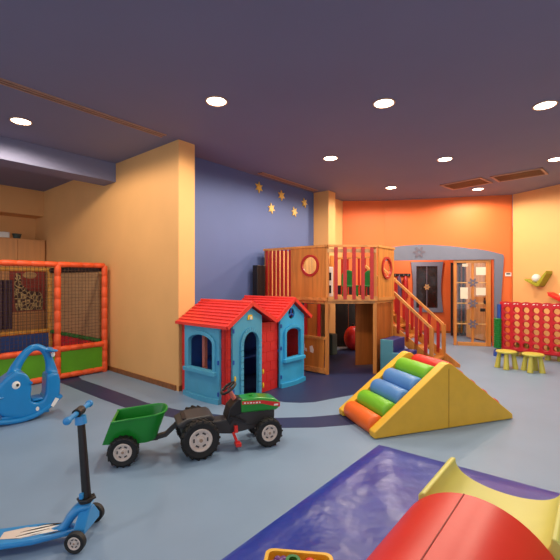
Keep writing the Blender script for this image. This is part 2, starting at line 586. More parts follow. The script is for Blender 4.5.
# ------------------------------------------------------------------ ball pit
PIT = thing('ball_pit', 'netted ball pit with orange padded poles and green front panels by the beige wall', 'ball pit', (-2.877, 6.31, 0), RZ)
def padded(name, p, q, r, m):
    """a pole with foam sleeves tied every 20 cm"""
    p, q = Vector(p), Vector(q)
    L = (q - p).length
    n = max(2, round(L / .17))
    o = MB()
    pts, rad = [], []
    for i in range(n):
        for f, rr in ((0.01, .84), (.07, .98), (.5, 1.02), (.93, .98), (.99, .84)):
            pts.append(p.lerp(q, (i + f) / n))
            rad.append(r * rr)
    o.tube(pts, rad, 14)
    return o.build(name, m, PIT, smooth=True)
HP = 1.735
for x in (0, -.71, -2.13):
    padded('pole', (x, 0, 0), (x, 0, HP), .046, 'pit_o')
for x in (-.1, -1.5, -2.9):
    padded('pole', (x, 2.0, 0), (x, 2.0, HP - .03), .045, 'pit_y')
for x0, x1 in ((-.71, 0), (-2.13, -.71)):
    padded('front_top_rail', (x1, 0, HP), (x0, 0, HP), .042, 'pit_o')
    padded('front_middle_rail', (x1, 0, .46), (x0, 0, .46), .044, 'pit_o')
    padded('front_bottom_rail', (x1, 0, .05), (x0, 0, .05), .044, 'pit_o')
    MB().box(((x0 + x1) / 2, .005, .255), (x1 - x0 - .06, .03, .35)).build('front_panel', 'pit_g', PIT)
for x0, x1 in ((-1.5, -.1), (-2.9, -1.5)):
    padded('back_top_rail', (x1, 2, HP - .04), (x0, 2, HP - .04), .036, 'pit_y')
    padded('back_middle_rail', (x1, 2, .52), (x0, 2, .52), .042, 'pit_y')
    MB().box(((x0 + x1) / 2, 2.0, .26), (x1 - x0 - .06, .04, .44)).build('back_panel', 'pit_b', PIT)
padded('side_top_rail', (-.03, .06, HP - .05), (-.1, 1.95, HP - .05), .05, 'dark')
padded('side_middle_rail', (-.03, .06, .50), (-.1, 1.95, .50), .035, 'green')
MB().box((-.07, 1.0, .26), (.03, 1.86, .42)).build('side_panel', 'red', PIT)
MB().box((-1.4, 1.0, .12), (2.5, 1.9, .16)).build('floor_pad', 'red', PIT)
def net(x0, y0, x1, y1, z0, z1, m, st, w):
    o = MB()
    p, q = Vector((x0, y0, 0)), Vector((x1, y1, 0))
    n = int((q - p).length / st)
    for i in range(1, n):
        c = p.lerp(q, i / n)
        o.box((c.x, c.y, (z0 + z1) / 2), (w, w, z1 - z0))
    nz = int((z1 - z0) / st)
    for i in range(1, nz):
        z = z0 + (z1 - z0) * i / nz
        o.bar((x0, y0, z), (x1, y1, z), w, w)
    return o.build('net', m, PIT)
net(-.66, 0, -.05, 0, .5, HP - .04, 'net', .05, .004)
net(-2.08, 0, -.76, 0, .5, HP - .04, 'net', .05, .004)
net(-1.5, 2, -.15, 2, .56, HP - .08, 'net', .05, .004)
net(-.04, .1, -.1, 1.92, .54, HP - .1, 'netb', .03, .013)

# ------------------------------------------------------------------ cabinet, poster, cloth behind the pit
CB = thing('wall_cabinet', 'tall plain wood cabinet standing in the back left corner behind the ball pit', 'cabinet', RM(-.03, 4.655), RZ)
MB().box((-1.5, .235, 1.17), (3.0, .45, 2.34)).build('body', 'cab', CB)
for i in range(6):
    MB().box((-.25 - .5 * i, .002, 1.19), (.488, .02, 2.26)).build('door', 'cab', CB, bevel=.003)
po = thing('giraffe_poster', 'red poster with a giraffe skin patterned animal, seen through the pit net', 'poster', RM(-.32, 4.638, .86), RZ)
po.scale = (.74, 1, 1)
MB().box((-.05, 0, .42), (.86, .012, .84)).build('sheet', 'poster_r', po)
MB().plate([(-.33, .02), (.3, .02), (.34, .22), (.28, .38), (-.02, .42), (-.2, .55), (-.22, .78), (-.33, .78), (-.38, .5)], o=(0, -.007, 0), n=(0, -1, 0), d=.006).build('giraffe_figure', 'giraffe', po)
MB().plate(circle(.0, .74, .17, 20, .07), o=(0, -.007, 0), n=(0, -1, 0), d=.006).build('pale_cloud', 'woodp', po)
o = MB()
g = bmesh.ops.create_grid(o.bm, x_segments=30, y_segments=8, size=.5)
for v in o.bm.verts:
    x, y = v.co.x, v.co.y
    v.co = Vector((x * .5, .03 * math.sin(x * 38) , (y + .5) * .95))
r = bmesh.ops.solidify(o.bm, geom=o.bm.faces[:], thickness=.012)
ob = o.build('hanging_cloth', 'purple', smooth=True, loc=RM(-.88, 4.60, .55), rz=RZ)
tag(ob, 'purple cloth hanging in front of the cabinet at the far left edge', 'cloth')
o = MB().box((0, 0, .06), (.16, .12, .12))
tag(o.build('white_box', 'white', bevel=.01, loc=RM(-.72, 4.80, 2.342), rz=RZ), 'small white box on top of the tall cabinet', 'box')
o = MB().lathe([(0, 0), (.06, 0), (.08, .09), (.085, .1), (.07, .1), (0, .09)])
tag(o.build('green_bowl', 'dgreen', smooth=True, loc=RM(-.50, 4.80, 2.342)), 'small green bowl on top of the tall cabinet', 'bowl')

# ------------------------------------------------------------------ red and blue toy house
TH = thing('toy_house', 'red roofed plastic toy house with two gables and blue wall panels beside the beige column', 'playhouse', (-.645, 4.60, 0), RZ)
TH.scale = (.935, .965, 1)
DEP, EZ = .90, .93
g1 = (.0, .9, .40, 1.205)
def gableslab(x0, z0, xr, zr, x1, z1):
    pass
# red wall panels
def brickwall(name, o, a, L, n, z1, rows=7):
    """wall of moulded red blocks"""
    m = MB()
    o, a, n = Vector(o), Vector(a), Vector(n)
    h = z1 / rows
    for i in range(rows):
        off = 0 if i % 2 else .5
        w = .16
        k = -off
        while k * w < L - .001:
            s0, s1 = max(0, k * w), min(L, (k + 1) * w)
            if s1 - s0 > .01:
                c = o + a * ((s0 + s1) / 2) + Vector((0, 0, h * (i + .5))) - n * .02
                m.bar(c - a * ((s1 - s0) / 2 - .003), c + a * ((s1 - s0) / 2 - .003), .04, h - .005)
            k += 1
    m.bar(o + Vector((0, 0, z1 / 2)) - n * .022, o + a * L + Vector((0, 0, z1 / 2)) - n * .022, .03, z1)
    return m.build(name, 'red', TH)
brickwall('side_wall', (0, 0, 0), (0, 1, 0), .09, (-1, 0, 0), EZ)
brickwall('side_wall', (0, .80, 0), (0, 1, 0), .10, (-1, 0, 0), EZ)
brickwall('front_wall', (0, 0, 0), (1, 0, 0), .09, (0, -1, 0), EZ)
brickwall('front_wall', (.645, .02, 0), (1, 0, 0), .405, (0, -1, 0), EZ)
brickwall('front_wall', (1.645, .0, 0), (1, 0, 0), .05, (0, -1, 0), EZ)
brickwall('side_wall', (1.695, 0, 0), (0, 1, 0), DEP, (1, 0, 0), EZ)
MB().box((.8475, DEP - .02, EZ / 2), (1.66, .04, EZ)).build('back_wall', 'i_blue', TH)
# roof: shingled slopes
def slope(x0, z0, xr, zr, y0=-.075, y1=.96, rows=8):
    m = MB()
    d = Vector((xr - x0, 0, zr - z0))
    L = d.length
    e = d.normalized()
    nrm = Vector((-e.z, 0, e.x)) if e.x > 0 else Vector((e.z, 0, -e.x))
    cnt = 12
    for i in range(rows):
        a = Vector((x0, 0, z0)) + e * (L * i / rows)
        b = Vector((x0, 0, z0)) + e * (L * (i + 1.15) / rows if i < rows - 1 else L)
        off = .5 if i % 2 else 0
        w = (y1 - y0) / cnt
        for k in range(cnt + 1):
            s0, s1 = max(y0, y0 + (k - off) * w), min(y1, y0 + (k + 1 - off) * w)
            if s1 - s0 < .01:
                continue
            pa, pb = a + nrm * .022, b + nrm * .006
            c0 = s0 + .002
            c1 = s1 - .002
            m.hull([(p.x + q.x, c, p.z + q.z) for p in (pa, pb) for c in (c0, c1) for q in (Vector((0, 0, 0)), -nrm * .018)])
    m.bar((x0, y0, z0), (x0, y1, z0), .035, .035)
    m.bar((x0, y0 - .01, z0), (xr, y0 - .01, zr), .02, .05)
    m.hull([(p.x, y, p.z + dz) for p in (Vector((x0, 0, z0)), Vector((xr, 0, zr))) for y in (y0, y1) for dz in (0, -.015)])
    return m
m = slope(-.055, .935, .40, 1.205)
m.build('roof_slope', 'roof', TH)
slope(.905, .945, .40, 1.205).build('roof_slope', 'roof', TH)
slope(.905, .945, 1.335, 1.225).build('roof_slope', 'roof', TH)
slope(1.775, .945, 1.335, 1.225).build('roof_slope', 'roof', TH)
for xr, zr in ((.40, 1.215), (1.335, 1.235)):
    MB().cyl((xr, -.085, zr), (xr, .96, zr), .022).build('roof_ridge', 'roof', TH, smooth=True)
# door gable panel
def archpts(x0, x1, zb, zs):
    cx, r = (x0 + x1) / 2, (x1 - x0) / 2
    return [(x0, zb), (x1, zb)] + arc(cx, zs, r, 0, 180, 12)
out = [(.09, 0), (.645, 0), (.645, 1.035), (.40, 1.165), (.09, .985)]
hole = archpts(.265, .565, .03, .70)
MB().plate(out, [hole], o=(0, 0, 0), a=(1, 0, 0), b=(0, 0, 1), n=(0, -1, 0), d=.03).build('door_panel', 'h_blue', TH)
fr = [(.215, .02), (.265, .02)] + [(.265, .70)] + arc(.415, .70, .15, 180, 0, 12) + [(.565, .02), (.615, .02)] + arc(.415, .70, .20, 0, 180, 14)
m = MB()
for i in range(14):
    a0, a1 = 180 - 180 * i / 14, 180 - 180 * (i + .9) / 14
    m.plate(arc(.415, .70, .145, a0, a1, 2) + arc(.415, .70, .20, a1, a0, 2), o=(0, -.03, 0), n=(0, -1, 0), d=.025)
for i in range(9):
    for x in (.24, .59):
        m.box((x, -.042, .04 + (i + .5) * .66 / 9), (.05, .026, .066))
m.build('door_arch', 'h_blue', TH)
m = MB().plate([(-.05, -.03), (.05, -.03), (.035, .03), (-.035, .03)], o=(.40, -.031, 1.03), n=(0, -1, 0), d=.012)
m.build('emblem_plate', 'yellow', TH)
MB().box((.40, -.05, 1.02), (.03, .012, .04)).build('emblem_knob', 'white', TH, bevel=.004)
for x, z in ((.115, .30), (.655, .30), (.655, .12)):
    MB().ball((x, -.045, z), (.014, .014, .036), 12).build('latch', 'yellow', TH, smooth=True)
for z in (.15, .5, .88):
    MB().box((.10, -.034, z), (.022, .012, .05)).build('hinge', 'i_blue', TH)
# second gable panel with window
bow = lambda x, z: .0 + .028 * math.sin(PI * min(1, max(0, (x - 1.05) / .595))) * max(0, 1 - z / .45)
out = [(1.05, 0), (1.645, 0), (1.645, .985), (1.325, 1.19), (1.05, 1.03)]
wh = archpts(1.21, 1.52, .40, .70)
wh = [(1.17, .40), (1.53, .40), (1.53, .74)] + arc(1.35, .74, .18, 0, 180, 10, .06)[1:]
vh = circle(1.32, 1.02, .078, 20)
MB().plate(out, [wh, vh], o=(0, 0, 0), a=(1, 0, 0), b=(0, 0, 1), n=(0, -1, 0), d=.03, cuts=1, fn=bow).build('window_panel', 'h_blue2', TH)
def winframe(o, a, n, x0, x1, z0, z1, m='h_blue2'):
    b = MB()
    o, a, n = Vector(o), Vector(a), Vector(n)
    cx, r = (x0 + x1) / 2, (x1 - x0) / 2
    inner = [(x0, z0), (x1, z0), (x1, z1)] + arc(cx, z1, r, 0, 180, 12, r * .42)[1:]
    r2 = r + .045
    outer_ = [(x0 - .045, z0 - .01), (x1 + .045, z0 - .01), (x1 + .045, z1)] + arc(cx, z1, r2, 0, 180, 12, r * .42 + .05)[1:]
    b.plate(outer_, [inner], o=o + n * .03, a=a, b=(0, 0, 1), n=n, d=.03)
    b.bar(o + a * (x0 - .07) + n * .06 + Vector((0, 0, z0 - .03)), o + a * (x1 + .07) + n * .06 + Vector((0, 0, z0 - .03)), .07, .05)
    return b.build('window_frame', m, TH, bevel=.006)
winframe((0, 0, 0), (1, 0, 0), (0, -1, 0), 1.17, 1.53, .40, .74)
m = MB()
for k in range(3):
    th = PI / 2 + 2 * PI * k / 3
    m.ball((1.32 + .038 * math.cos(th), -.02, 1.02 + .038 * math.sin(th)), (.018, .012, .04), 10, Matrix.Rotation(-th + PI / 2, 4, 'Y'))
m.build('vent_rosette', 'i_blue', TH, smooth=True)
MB().box((1.32, .06, 1.02), (.19, .01, .17)).build('vent_backing', 'dark', TH)
m = MB()
pts = [Vector((1.05 + .595 * i / 10, -.035 - .034 * math.sin(PI * i / 10), .03)) for i in range(11)]
for a, b in zip(pts, pts[1:]):
    m.bar(a, b, .05, .06)
m.build('bowed_skirt', 'h_blue2', TH)
for z in (.15, .55, .86):
    MB().box((1.065, -.037, z), (.022, .014, .05)).build('hinge', 'i_blue', TH)
# left blue panel with window (faces -x)
bow2 = lambda x, z: .028 * math.sin(PI * min(1, max(0, (x - .09) / .71))) * max(0, 1 - z / .5)
out = [(.09, 0), (.80, 0), (.80, .93), (.09, .93)]
wh = [(.20, .39), (.69, .39), (.69, .71)] + arc(.445, .71, .245, 0, 180, 10, .10)[1:]
MB().plate(out, [wh], o=(0, 0, 0), a=(0, 1, 0), b=(0, 0, 1), n=(-1, 0, 0), d=.03, cuts=1, fn=bow2).build('window_panel', 'h_blue', TH)
winframe((0, 0, 0), (0, 1, 0), (-1, 0, 0), .20, .69, .39, .71, 'h_blue')
m = MB()
pts = [Vector((-.035 - .032 * math.sin(PI * i / 10), .09 + .71 * i / 10, .03)) for i in range(11)]
for a, b in zip(pts, pts[1:]):
    m.bar(a, b, .05, .06)
m.build('bowed_skirt', 'h_blue', TH)
for z in (.12, .5):
    MB().box((-.037, .105, z), (.014, .022, .05)).build('hinge', 'i_blue', TH)
MB().box((.55, .72, .22), (.5, .25, .40)).build('inner_bench', 'i_blue', TH, bevel=.02)
MB().box((1.0, .5, .43), (.9, .4, .03)).build('inner_table', 'i_blue', TH, bevel=.01)
MB().bar((.12, .55, 0), (.12, .55, .9), .05, .05).build('inner_post', 'pinkt', TH)

# ------------------------------------------------------------------ wooden play house on posts
B0 = Vector((.752, 6.08, 0))
WH = thing('wooden_play_house', 'two level wooden play house with red slats, portholes and a railed stair', 'play structure', B0, RZ)
DZ = 1.195
foot = [(0, 0), (0, 1.34), (1.6, 1.34), (1.6, .98), (1.9, .98), (1.9, .1), (1.2, .1), (1.2, -.567), (.564, -.567)]
MB().plate(foot, o=(0, 0, DZ - .07), a=(1, 0, 0), b=(0, 1, 0), n=(0, 0, 1), d=.07).build('deck', 'woodx', WH)
def post(x, y, z1, rz=0, z0=0, w=.06):
    return MB().box((0, 0, (z0 + z1) / 2), (w, w, z1 - z0)).build('post', 'wood', WH, bevel=.004, loc=(x, y, 0), rz=rz)
RT = 2.055
post(.03, .03, RT - .03, .4)
post(.03, 1.31, RT - .03)
post(.57, -.53, RT - .03, .4)
post(1.17, -.54, RT - .03)
post(1.87, .13, RT - .1)
def face(p, q):
    p, q = Vector((p[0], p[1], 0)), Vector((q[0], q[1], 0))
    d = (q - p).normalized()
    return p, d, (q - p).length
pl = Vector
# left face  B(0,0) -> A(0,1.34): porthole panel then slats. outward = -x
def plank_panel(name, o, a, n, x0, x1, z0, z1, holes=(), m='wood', d=.02):
    return MB().plate([(x0, z0), (x1, z0), (x1, z1), (x0, z1)], list(holes), o=o, a=a, b=(0, 0, 1), n=n, d=d).build(name, m, WH)
def porthole(o, a, n, cx, cz, r):
    o, a, n = Vector(o), Vector(a), Vector(n)
    MB().plate(circle(cx, cz, r + .036, 28), [circle(cx, cz, r, 28)], o=o + n * .0, a=a, b=(0, 0, 1), n=n, d=.045).build('porthole_ring', 'red_wood', WH)
    MB().plate(circle(cx, cz, r, 28), o=o + n * .008, a=a, b=(0, 0, 1), n=n, d=.004).build('porthole_glass', 'glass', WH)
ph = circle(.32, 1.735, .14, 24)
plank_panel('side_panel', (-.001, 0, 0), (0, 1, 0), (-1, 0, 0), .03, .72, DZ, RT - .03, [ph])
porthole((-.001, 0, 0), (0, 1, 0), (-1, 0, 0), .32, 1.735, .14)
MB().bar((0, 0, RT - .015), (0, 1.34, RT - .015), .07, .035).build('top_rail', 'woodx', WH)
MB().bar((-.005, 0, DZ), (-.005, 1.34, DZ), .05, .05).build('edge_rail', 'woodx', WH)
for i in range(7):
    MB().box((-.005, .75 + i * .088, (DZ + RT) / 2 - .01), (.025, .04, RT - DZ - .06)).build('slat', 'red_wood', WH)
for i in range(6):
    MB().box((.05, .80 + i * .09, (DZ + RT) / 2 - .01), (.02, .03, RT - DZ - .06)).build('inner_slat', 'wood', WH)
# chamfer face
C_ = Vector((.564, -.567, 0))
dch = C_.normalized()
nch = Vector((dch.y, -dch.x, 0))
if nch.x > 0:
    nch = -nch
Lc = C_.length
MB().bar((0, 0, RT - .015), C_ + Vector((0, 0, RT - .015)), .07, .035).build('top_rail', 'woodx', WH)
MB().bar(Vector((0, 0, DZ + .01)) + nch * .01, C_ + Vector((0, 0, DZ + .01)) + nch * .01, .05, .07).build('edge_rail', 'woodx', WH)
MB().bar(Vector((0, 0, RT - .09)) - nch * .01, C_ + Vector((0, 0, RT - .09)) - nch * .01, .03, .06).build('inner_rail', 'woodp', WH)
for i in range(5):
    c = dch * (.125 + i * .145) + nch * .035
    MB().box((0, 0, 0), (.055, .022, RT - DZ - .04)).build('slat', 'red_wood', WH, loc=(c.x, c.y, (RT + DZ) / 2 - .02), rz=math.atan2(dch.y, dch.x))
# right face C -> D outward -y
cx = .31
ph = circle(cx, 1.70, .15, 24)
plank_panel('side_panel', (.564, -.567, 0), (1, 0, 0), (0, -1, 0), .02, .62, DZ, RT - .03, [ph], 'wood')
porthole((.564, -.567, 0), (1, 0, 0), (0, -1, 0), cx, 1.70, .15)
MB().bar((.564, -.567, RT - .015), (1.2, -.567, RT - .015), .07, .035).build('top_rail', 'woodx', WH)
MB().bar((.564, -.575, DZ), (1.2, -.575, DZ), .05, .05).build('edge_rail', 'woodx', WH)
plank_panel('lower_panel', (.564, -.555, 0), (1, 0, 0), (0, 1, 0), .04, .60, .0, DZ - .08, (), 'woodd')  # darker wood carries the shade under the deck
# back rails and back boards on the deck
MB().box((.8, 1.33, (DZ + RT) / 2), (1.6, .02, RT - DZ)).build('back_board', 'woodp', WH)
MB().box((1.75, .97, (DZ + RT) / 2), (.28, .02, RT - DZ - .1)).build('back_board', 'wood', WH)
MB().bar((1.89, .1, RT - .1), (1.89, .98, RT - .1), .05, .04).build('top_rail', 'woodx', WH)
for i in range(6):
    MB().box((1.89, .2 + i * .13, (DZ + RT) / 2 - .05), (.022, .045, RT - DZ - .12)).build('slat', 'red_wood', WH)
# lower left side: half panel with red bars over it
plank_panel('lower_panel', (-.001, 0, 0), (0, 1, 0), (-1, 0, 0), .06, 1.28, .03, .56, (), 'wood')
MB().bar((-.01, .03, .575), (-.01, 1.3, .575), .06, .04).build('cross_rail', 'woodx', WH)
MB().bar((-.015, .03, .06), (-.015, 1.3, .06), .04, .08).build('cross_rail', 'woodx', WH)
for i, y in enumerate((.16, .42, .68, .94, 1.2)):
    MB().box((0, y, .85), (.03, .05, .53)).build('red_bar', 'red_wood', WH)
MB().box((.01, .30, .85), (.02, .18, .53)).build('infill_board', 'woodd', WH)
m = MB()
m.plate([(0, 0), (.07, .02), (.08, .11), (.05, .12), (.045, .06), (.01, .05)], o=(-.023, .38, .33), a=(0, 1, 0), n=(-1, 0, 0), d=.003)
m.plate([(0, 0), (.06, .01), (.07, .1), (.02, .12), (-.01, .05)], o=(-.023, .26, .32), a=(0, 1, 0), n=(-1, 0, 0), d=.003)
m.build('white_sticker', 'white', WH)
# inner wall board under the deck
MB().box((0, 0, 0), (.42, .02, 1.06)).build('inner_wall', 'woodd', WH, loc=(.90, -.22, .575), rz=math.atan2(dch.y, dch.x) + .12)
# stair going down toward -y between x=1.2 and 1.9
ytop, ybot = .1, -1.42
sl = DZ / (ytop - ybot)
def zst(y):
    return (y - ybot) * sl
for x in (1.245, 1.88):
    m = MB()
    m.plate([(ytop, zst(ytop)), (ytop, zst(ytop) - .22), (ybot + .10, 0), (ybot - .05, 0), (ybot - .05, .05)], o=(x - .015, 0, 0), a=(0, 1, 0), b=(0, 0, 1), n=(1, 0, 0), d=.03)
    m.build('stringer', 'wood', WH)
    m = MB()
    m.bar((x, -.02, 1.283 + .53 * .89), (x, -1.19, .722), .05, .04)
    m.build('handrail', 'woodx', WH)
    for i in range(8):
        y = -.02 - i * .155
        zt = .722 + (y + 1.19) * .86
        MB().box((x, y, (zt + zst(y) - .05) / 2), (.03, .05, zt - zst(y) + .02)).build('baluster', 'red_wood', WH)
    MB().box((x, -1.20, .36), (.06, .06, .72)).build('newel_post', 'wood', WH, bevel=.004)
for i in range(6):
    z = DZ * (i + 1) / 7
    y = ybot + z / sl
    MB().box((1.5625, y + .09, z - .015), (.60, .20, .03)).build('tread', 'wood', WH)
    MB().box((1.5625, y + .18, z - .09), (.60, .015, .13)).build('riser', 'woodd', WH)

def WL(x, y, z=0):
    return B0 + V * x + U * y + Vector((0, 0, z))
# toys on the deck
t = thing('toy_cupboard', 'small white toy cupboard with dark windows on the upper deck by the left corner', 'toy', WL(.26, .18, DZ + .002), RZ - .6)
MB().box((0, 0, .26), (.17, .14, .52)).build('body', 'white', t, bevel=.01)
for z in (.15, .36):
    MB().box((-.0, -.072, z), (.09, .01, .13)).build('window', 'dark', t)
MB().box((0, 0, .01), (.20, .17, .02)).build('base', 'p_blue', t)
def toy_chair(loc, rz, lab):
    t = thing('toy_chair', lab, 'chair', loc, rz, 'green toy chairs on the upper deck')
    MB().box((0, 0, .20), (.24, .24, .03)).build('seat', 'green', t, bevel=.01)
    pts = [(-.12, 0), (.12, 0), (.12, .16)] + arc(0, .16, .12, 0, 180, 10)[1:-1] + [(-.12, .16)]
    MB().plate(pts, o=(0, .11, .2), n=(0, 1, 0), d=.03).build('backrest', 'green', t, bevel=.008)
    for sx in (-1, 1):
        for sy in (-1, 1):
            MB().cyl((sx * .1, sy * .1, 0), (sx * .09, sy * .09, .2), .018, .022, 10).build('leg', 'green', t)
    return t
toy_chair(WL(.75, .02, DZ + .001), .1, 'green plastic toy chair on the upper deck, the left one behind the red slats')
toy_chair(WL(1.0, -.23, DZ + .001), -.25, 'green plastic toy chair on the upper deck, the right one behind the red slats')
t = thing('red_seat_ball', 'round red play ball with a knob in the dark below the deck', 'toy', (1.57, 8.25, 0))
MB().ball((0, 0, .26), (.20, .20, .26), 24).build('body', 'red', t, smooth=True)
MB().cyl((0, 0, .50), (0, 0, .56), .04, .03).build('knob', 'black', t, smooth=True)
o = MB().box((0, 0, .21), (.2, .2, .42))
tag(o.build('storage_bin', 'dgreen', bevel=.02, loc=(1.02, 7.75, 0), rz=RZ), 'dull green bin standing below the wooden deck at its back', 'bin')
t = thing('void_panel', 'black panel put in for the dark void behind the red ball under the deck', 'panel', (1.22, 8.56, 0))  # made-up panel, its black stands in for the dark void
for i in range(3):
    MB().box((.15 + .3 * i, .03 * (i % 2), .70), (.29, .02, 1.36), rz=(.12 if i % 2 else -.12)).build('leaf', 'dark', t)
o = MB().box((0, 0, .88), (.20, .12, 1.76))
tag(o.build('tall_speaker', 'black', bevel=.01, loc=WL(-.16, 1.33), rz=RZ), 'tall dark box against the blue wall between toy house and wooden deck', 'box')

# blue foam steps
t = thing('foam_steps', 'teal and navy foam steps against the front of the wooden play house', 'steps', WL(.53, -.64), RZ)
m = MB().plate([(0, 0), (0, .565), (-.2, .565), (-.2, .375), (-.4, .375), (-.4, .19), (-.6, .19), (-.6, 0)], o=(0, 0, 0), a=(0, 1, 0), b=(0, 0, 1), n=(1, 0, 0), d=.04)
m.build('side_face', 'foam_teal', t, bevel=.006)
m = MB()
for i in range(3):
    m.box((.27, -.1 - .2 * i, (.565 - .19 * i) / 2), (.455, .198, .565 - .19 * i))
m.build('treads', 'foam_navy', t, bevel=.008)

# ------------------------------------------------------------------ foam roller ramp
RA = math.atan2(.3155, .949)
RP = thing('foam_roller_ramp', 'yellow triangular foam ramp with orange, green and blue rollers', 'soft play', (.849, 3.603, 0), RA)
LR, WR, HR, XP = 1.759, .735, .655, .90
prof = [(.045, 0), (LR, 0), (LR - .005, .05), (XP + .04, HR - .01), (XP, HR), (XP - .04, HR - .01), (.04, .06)]
for y in (0, WR - .10):
    MB().plate(prof, o=(0, y, .004), a=(1, 0, 0), b=(0, 0, 1), n=(0, 1, 0), d=.10).build('side_wedge', 'foam_y', RP, bevel=.014, seg=3)
m = MB()
for z in [i * .035 for i in range(18)]:
    pass
MB().box((XP, -.0035, HR / 2 - .02), (.003, .002, HR - .06)).build('seam', 'base', RP)
eL = Vector((XP, 0, HR - .06)).normalized()
def roller(s, left, m):
    if left:
        c = Vector((0.0, 0, .0)) + eL * s + Vector((-eL.z, 0, eL.x)) * -.012
    else:
        eR = Vector((XP - LR, 0, HR - .04)).normalized()
        c = Vector((LR, 0, .0)) + eR * s + Vector((eR.z, 0, -eR.x)) * -.005
        if c.z < 0: pass
    r = .098
    prof_ = [(0, .105), (.07, .105), (.092, .115), (r, .14), (r + .002, WR / 2), (r, WR - .14), (.092, WR - .115), (.07, WR - .105), (0, WR - .105)]
    MB().lathe(prof_, c=(c.x, 0, c.z + .004), axis='Y', seg=28).build('roller', m, RP, smooth=True, ang=80)
for i, c in enumerate(('foam_o', 'foam_g', 'foam_b', 'foam_b', 'foam_g')):
    roller(.155 + i * .197, True, c)
for i in range(4):
    roller(.18 + i * .2, False, 'foam_r')
roller(.93, False, 'foam_r')
m = MB().plate([(.12, .012), (LR - .12, .012), (XP, HR - .22)], o=(0, .105, 0), a=(1, 0, 0), b=(0, 0, 1), n=(0, 1, 0), d=WR - .21)
m.build('core_wedge', 'foam_y', RP)

# ------------------------------------------------------------------ blue mat, red arch block, yellow saddle block, tray
MA = Vector((.90, 3.50, 0))
md = Vector((.80, -.60, 0)).normalized()
mw = Vector((-.645, -.764, 0)).normalized()
m = MB()
n1, n2 = 24, 30
LA, LB = 1.62, 2.6
vs = []
for i in range(n1 + 1):
    row = []
    for j in range(n2 + 1):
        x, y = LA * i / n1, LB * j / n2
        p = MA + md * x + mw * y
        e = min(x, LA - x, y, LB - y)
        z = .030 * min(1, (e / .03) ** .5 if e > 0 else 0) + .003
        z += (.006 * math.sin(5 * x + 3 * y + 1.5 * math.sin(4 * y)) + .005 * math.sin(11 * x - 7 * y + 2 * math.sin(3 * x))) * (1 if e > .03 else 0)
        row.append(m.bm.verts.new((p.x, p.y, max(.002, z))))
    vs.append(row)
for i in range(n1):
    for j in range(n2):
        m.bm.faces.new((vs[i][j], vs[i + 1][j], vs[i + 1][j + 1], vs[i][j + 1]))
bd = [vs[i][0] for i in range(n1 + 1)] + [vs[n1][j] for j in range(1, n2 + 1)] + [vs[i][n2] for i in range(n1 - 1, -1, -1)] + [vs[0][j] for j in range(n2 - 1, 0, -1)]
m.bm.faces.new(bd[::-1])
ob = m.build('play_mat', 'mat_blue', smooth=True)
tag(ob, 'large creased dark blue vinyl floor mat in the foreground', 'mat')
wv = Vector((math.cos(math.radians(50)), math.sin(math.radians(50)), 0))
rv = Vector((wv.y, -wv.x, 0))
def SA(s, a, z=0):
    return wv * s + rv * a + Vector((0, 0, z))
RB = thing('arched_foam_block', 'large red arched foam block lying on the blue mat', 'soft play', SA(1.82, -.42, .046), math.radians(50))
# local x = wv, local y = -rv
R_ = .348
pr = [(R_, 0)] + [(R_ * math.cos(PI * i / 32), .168 + R_ * math.sin(PI * i / 32)) for i in range(33)] + [(-R_, 0)]
MB().plate(pr, o=(-.80, 0, 0), a=(0, 1, 0), b=(0, 0, 1), n=(1, 0, 0), d=.80).build('body', 'foam_r', RB, smooth=True, bevel=.006, seg=2)
m = MB()
th = math.radians(82)
m.bar((-.80, (R_ + .001) * math.cos(th), .168 + (R_ + .001) * math.sin(th)), (-.002, (R_ + .001) * math.cos(th), .168 + (R_ + .001) * math.sin(th)), .004, .003)
m.build('seam', 'poster_r', RB)
YB = thing('saddle_foam_block', 'lime yellow foam block with a hollow curved top behind the red arched block', 'soft play', SA(1.84, -.40, .046), math.radians(50))
h, hw = .44, .245
pr = [(-hw - .035, 0), (hw + .035, 0), (hw + .035, h - .015), (hw + .02, h)] + [(hw * math.cos(PI * i / 20), h - .115 * math.sin(PI * i / 20) ** .8) for i in range(21)] + [(-hw - .02, h), (-hw - .035, h - .015)]
MB().plate(pr, o=(0, 0, 0), a=(0, 1, 0), b=(0, 0, 1), n=(1, 0, 0), d=.49).build('body', 'foam_lime', YB, smooth=True, bevel=.006, ang=28)
TR = thing('toy_tray', 'yellow rimmed tray of small toys at the bottom edge on the blue mat', 'tray', (.078, 1.775, .046), -.12)
m = MB()
ow, od = .168, .17
rim = []
def rr_(w, d, r, n=5):
    pts = []
    for cx_, cy_, a0 in ((w - r, d - r, 0), (-w + r, d - r, 90), (-w + r, -d + r, 180), (w - r, -d + r, 270)):
        pts += arc(cx_, cy_, r, a0, a0 + 90, n)
    return pts
m.plate(rr_(ow, od, .04), [rr_(ow - .018, od - .018, .03)], o=(0, 0, 0), a=(1, 0, 0), b=(0, 1, 0), n=(0, 0, 1), d=.09)
m.plate(rr_(ow - .01, od - .01, .03), o=(0, 0, 0.001), a=(1, 0, 0), b=(0, 1, 0), n=(0, 0, 1), d=.012)
m.build('basin', 'foam_y', TR, bevel=.006)
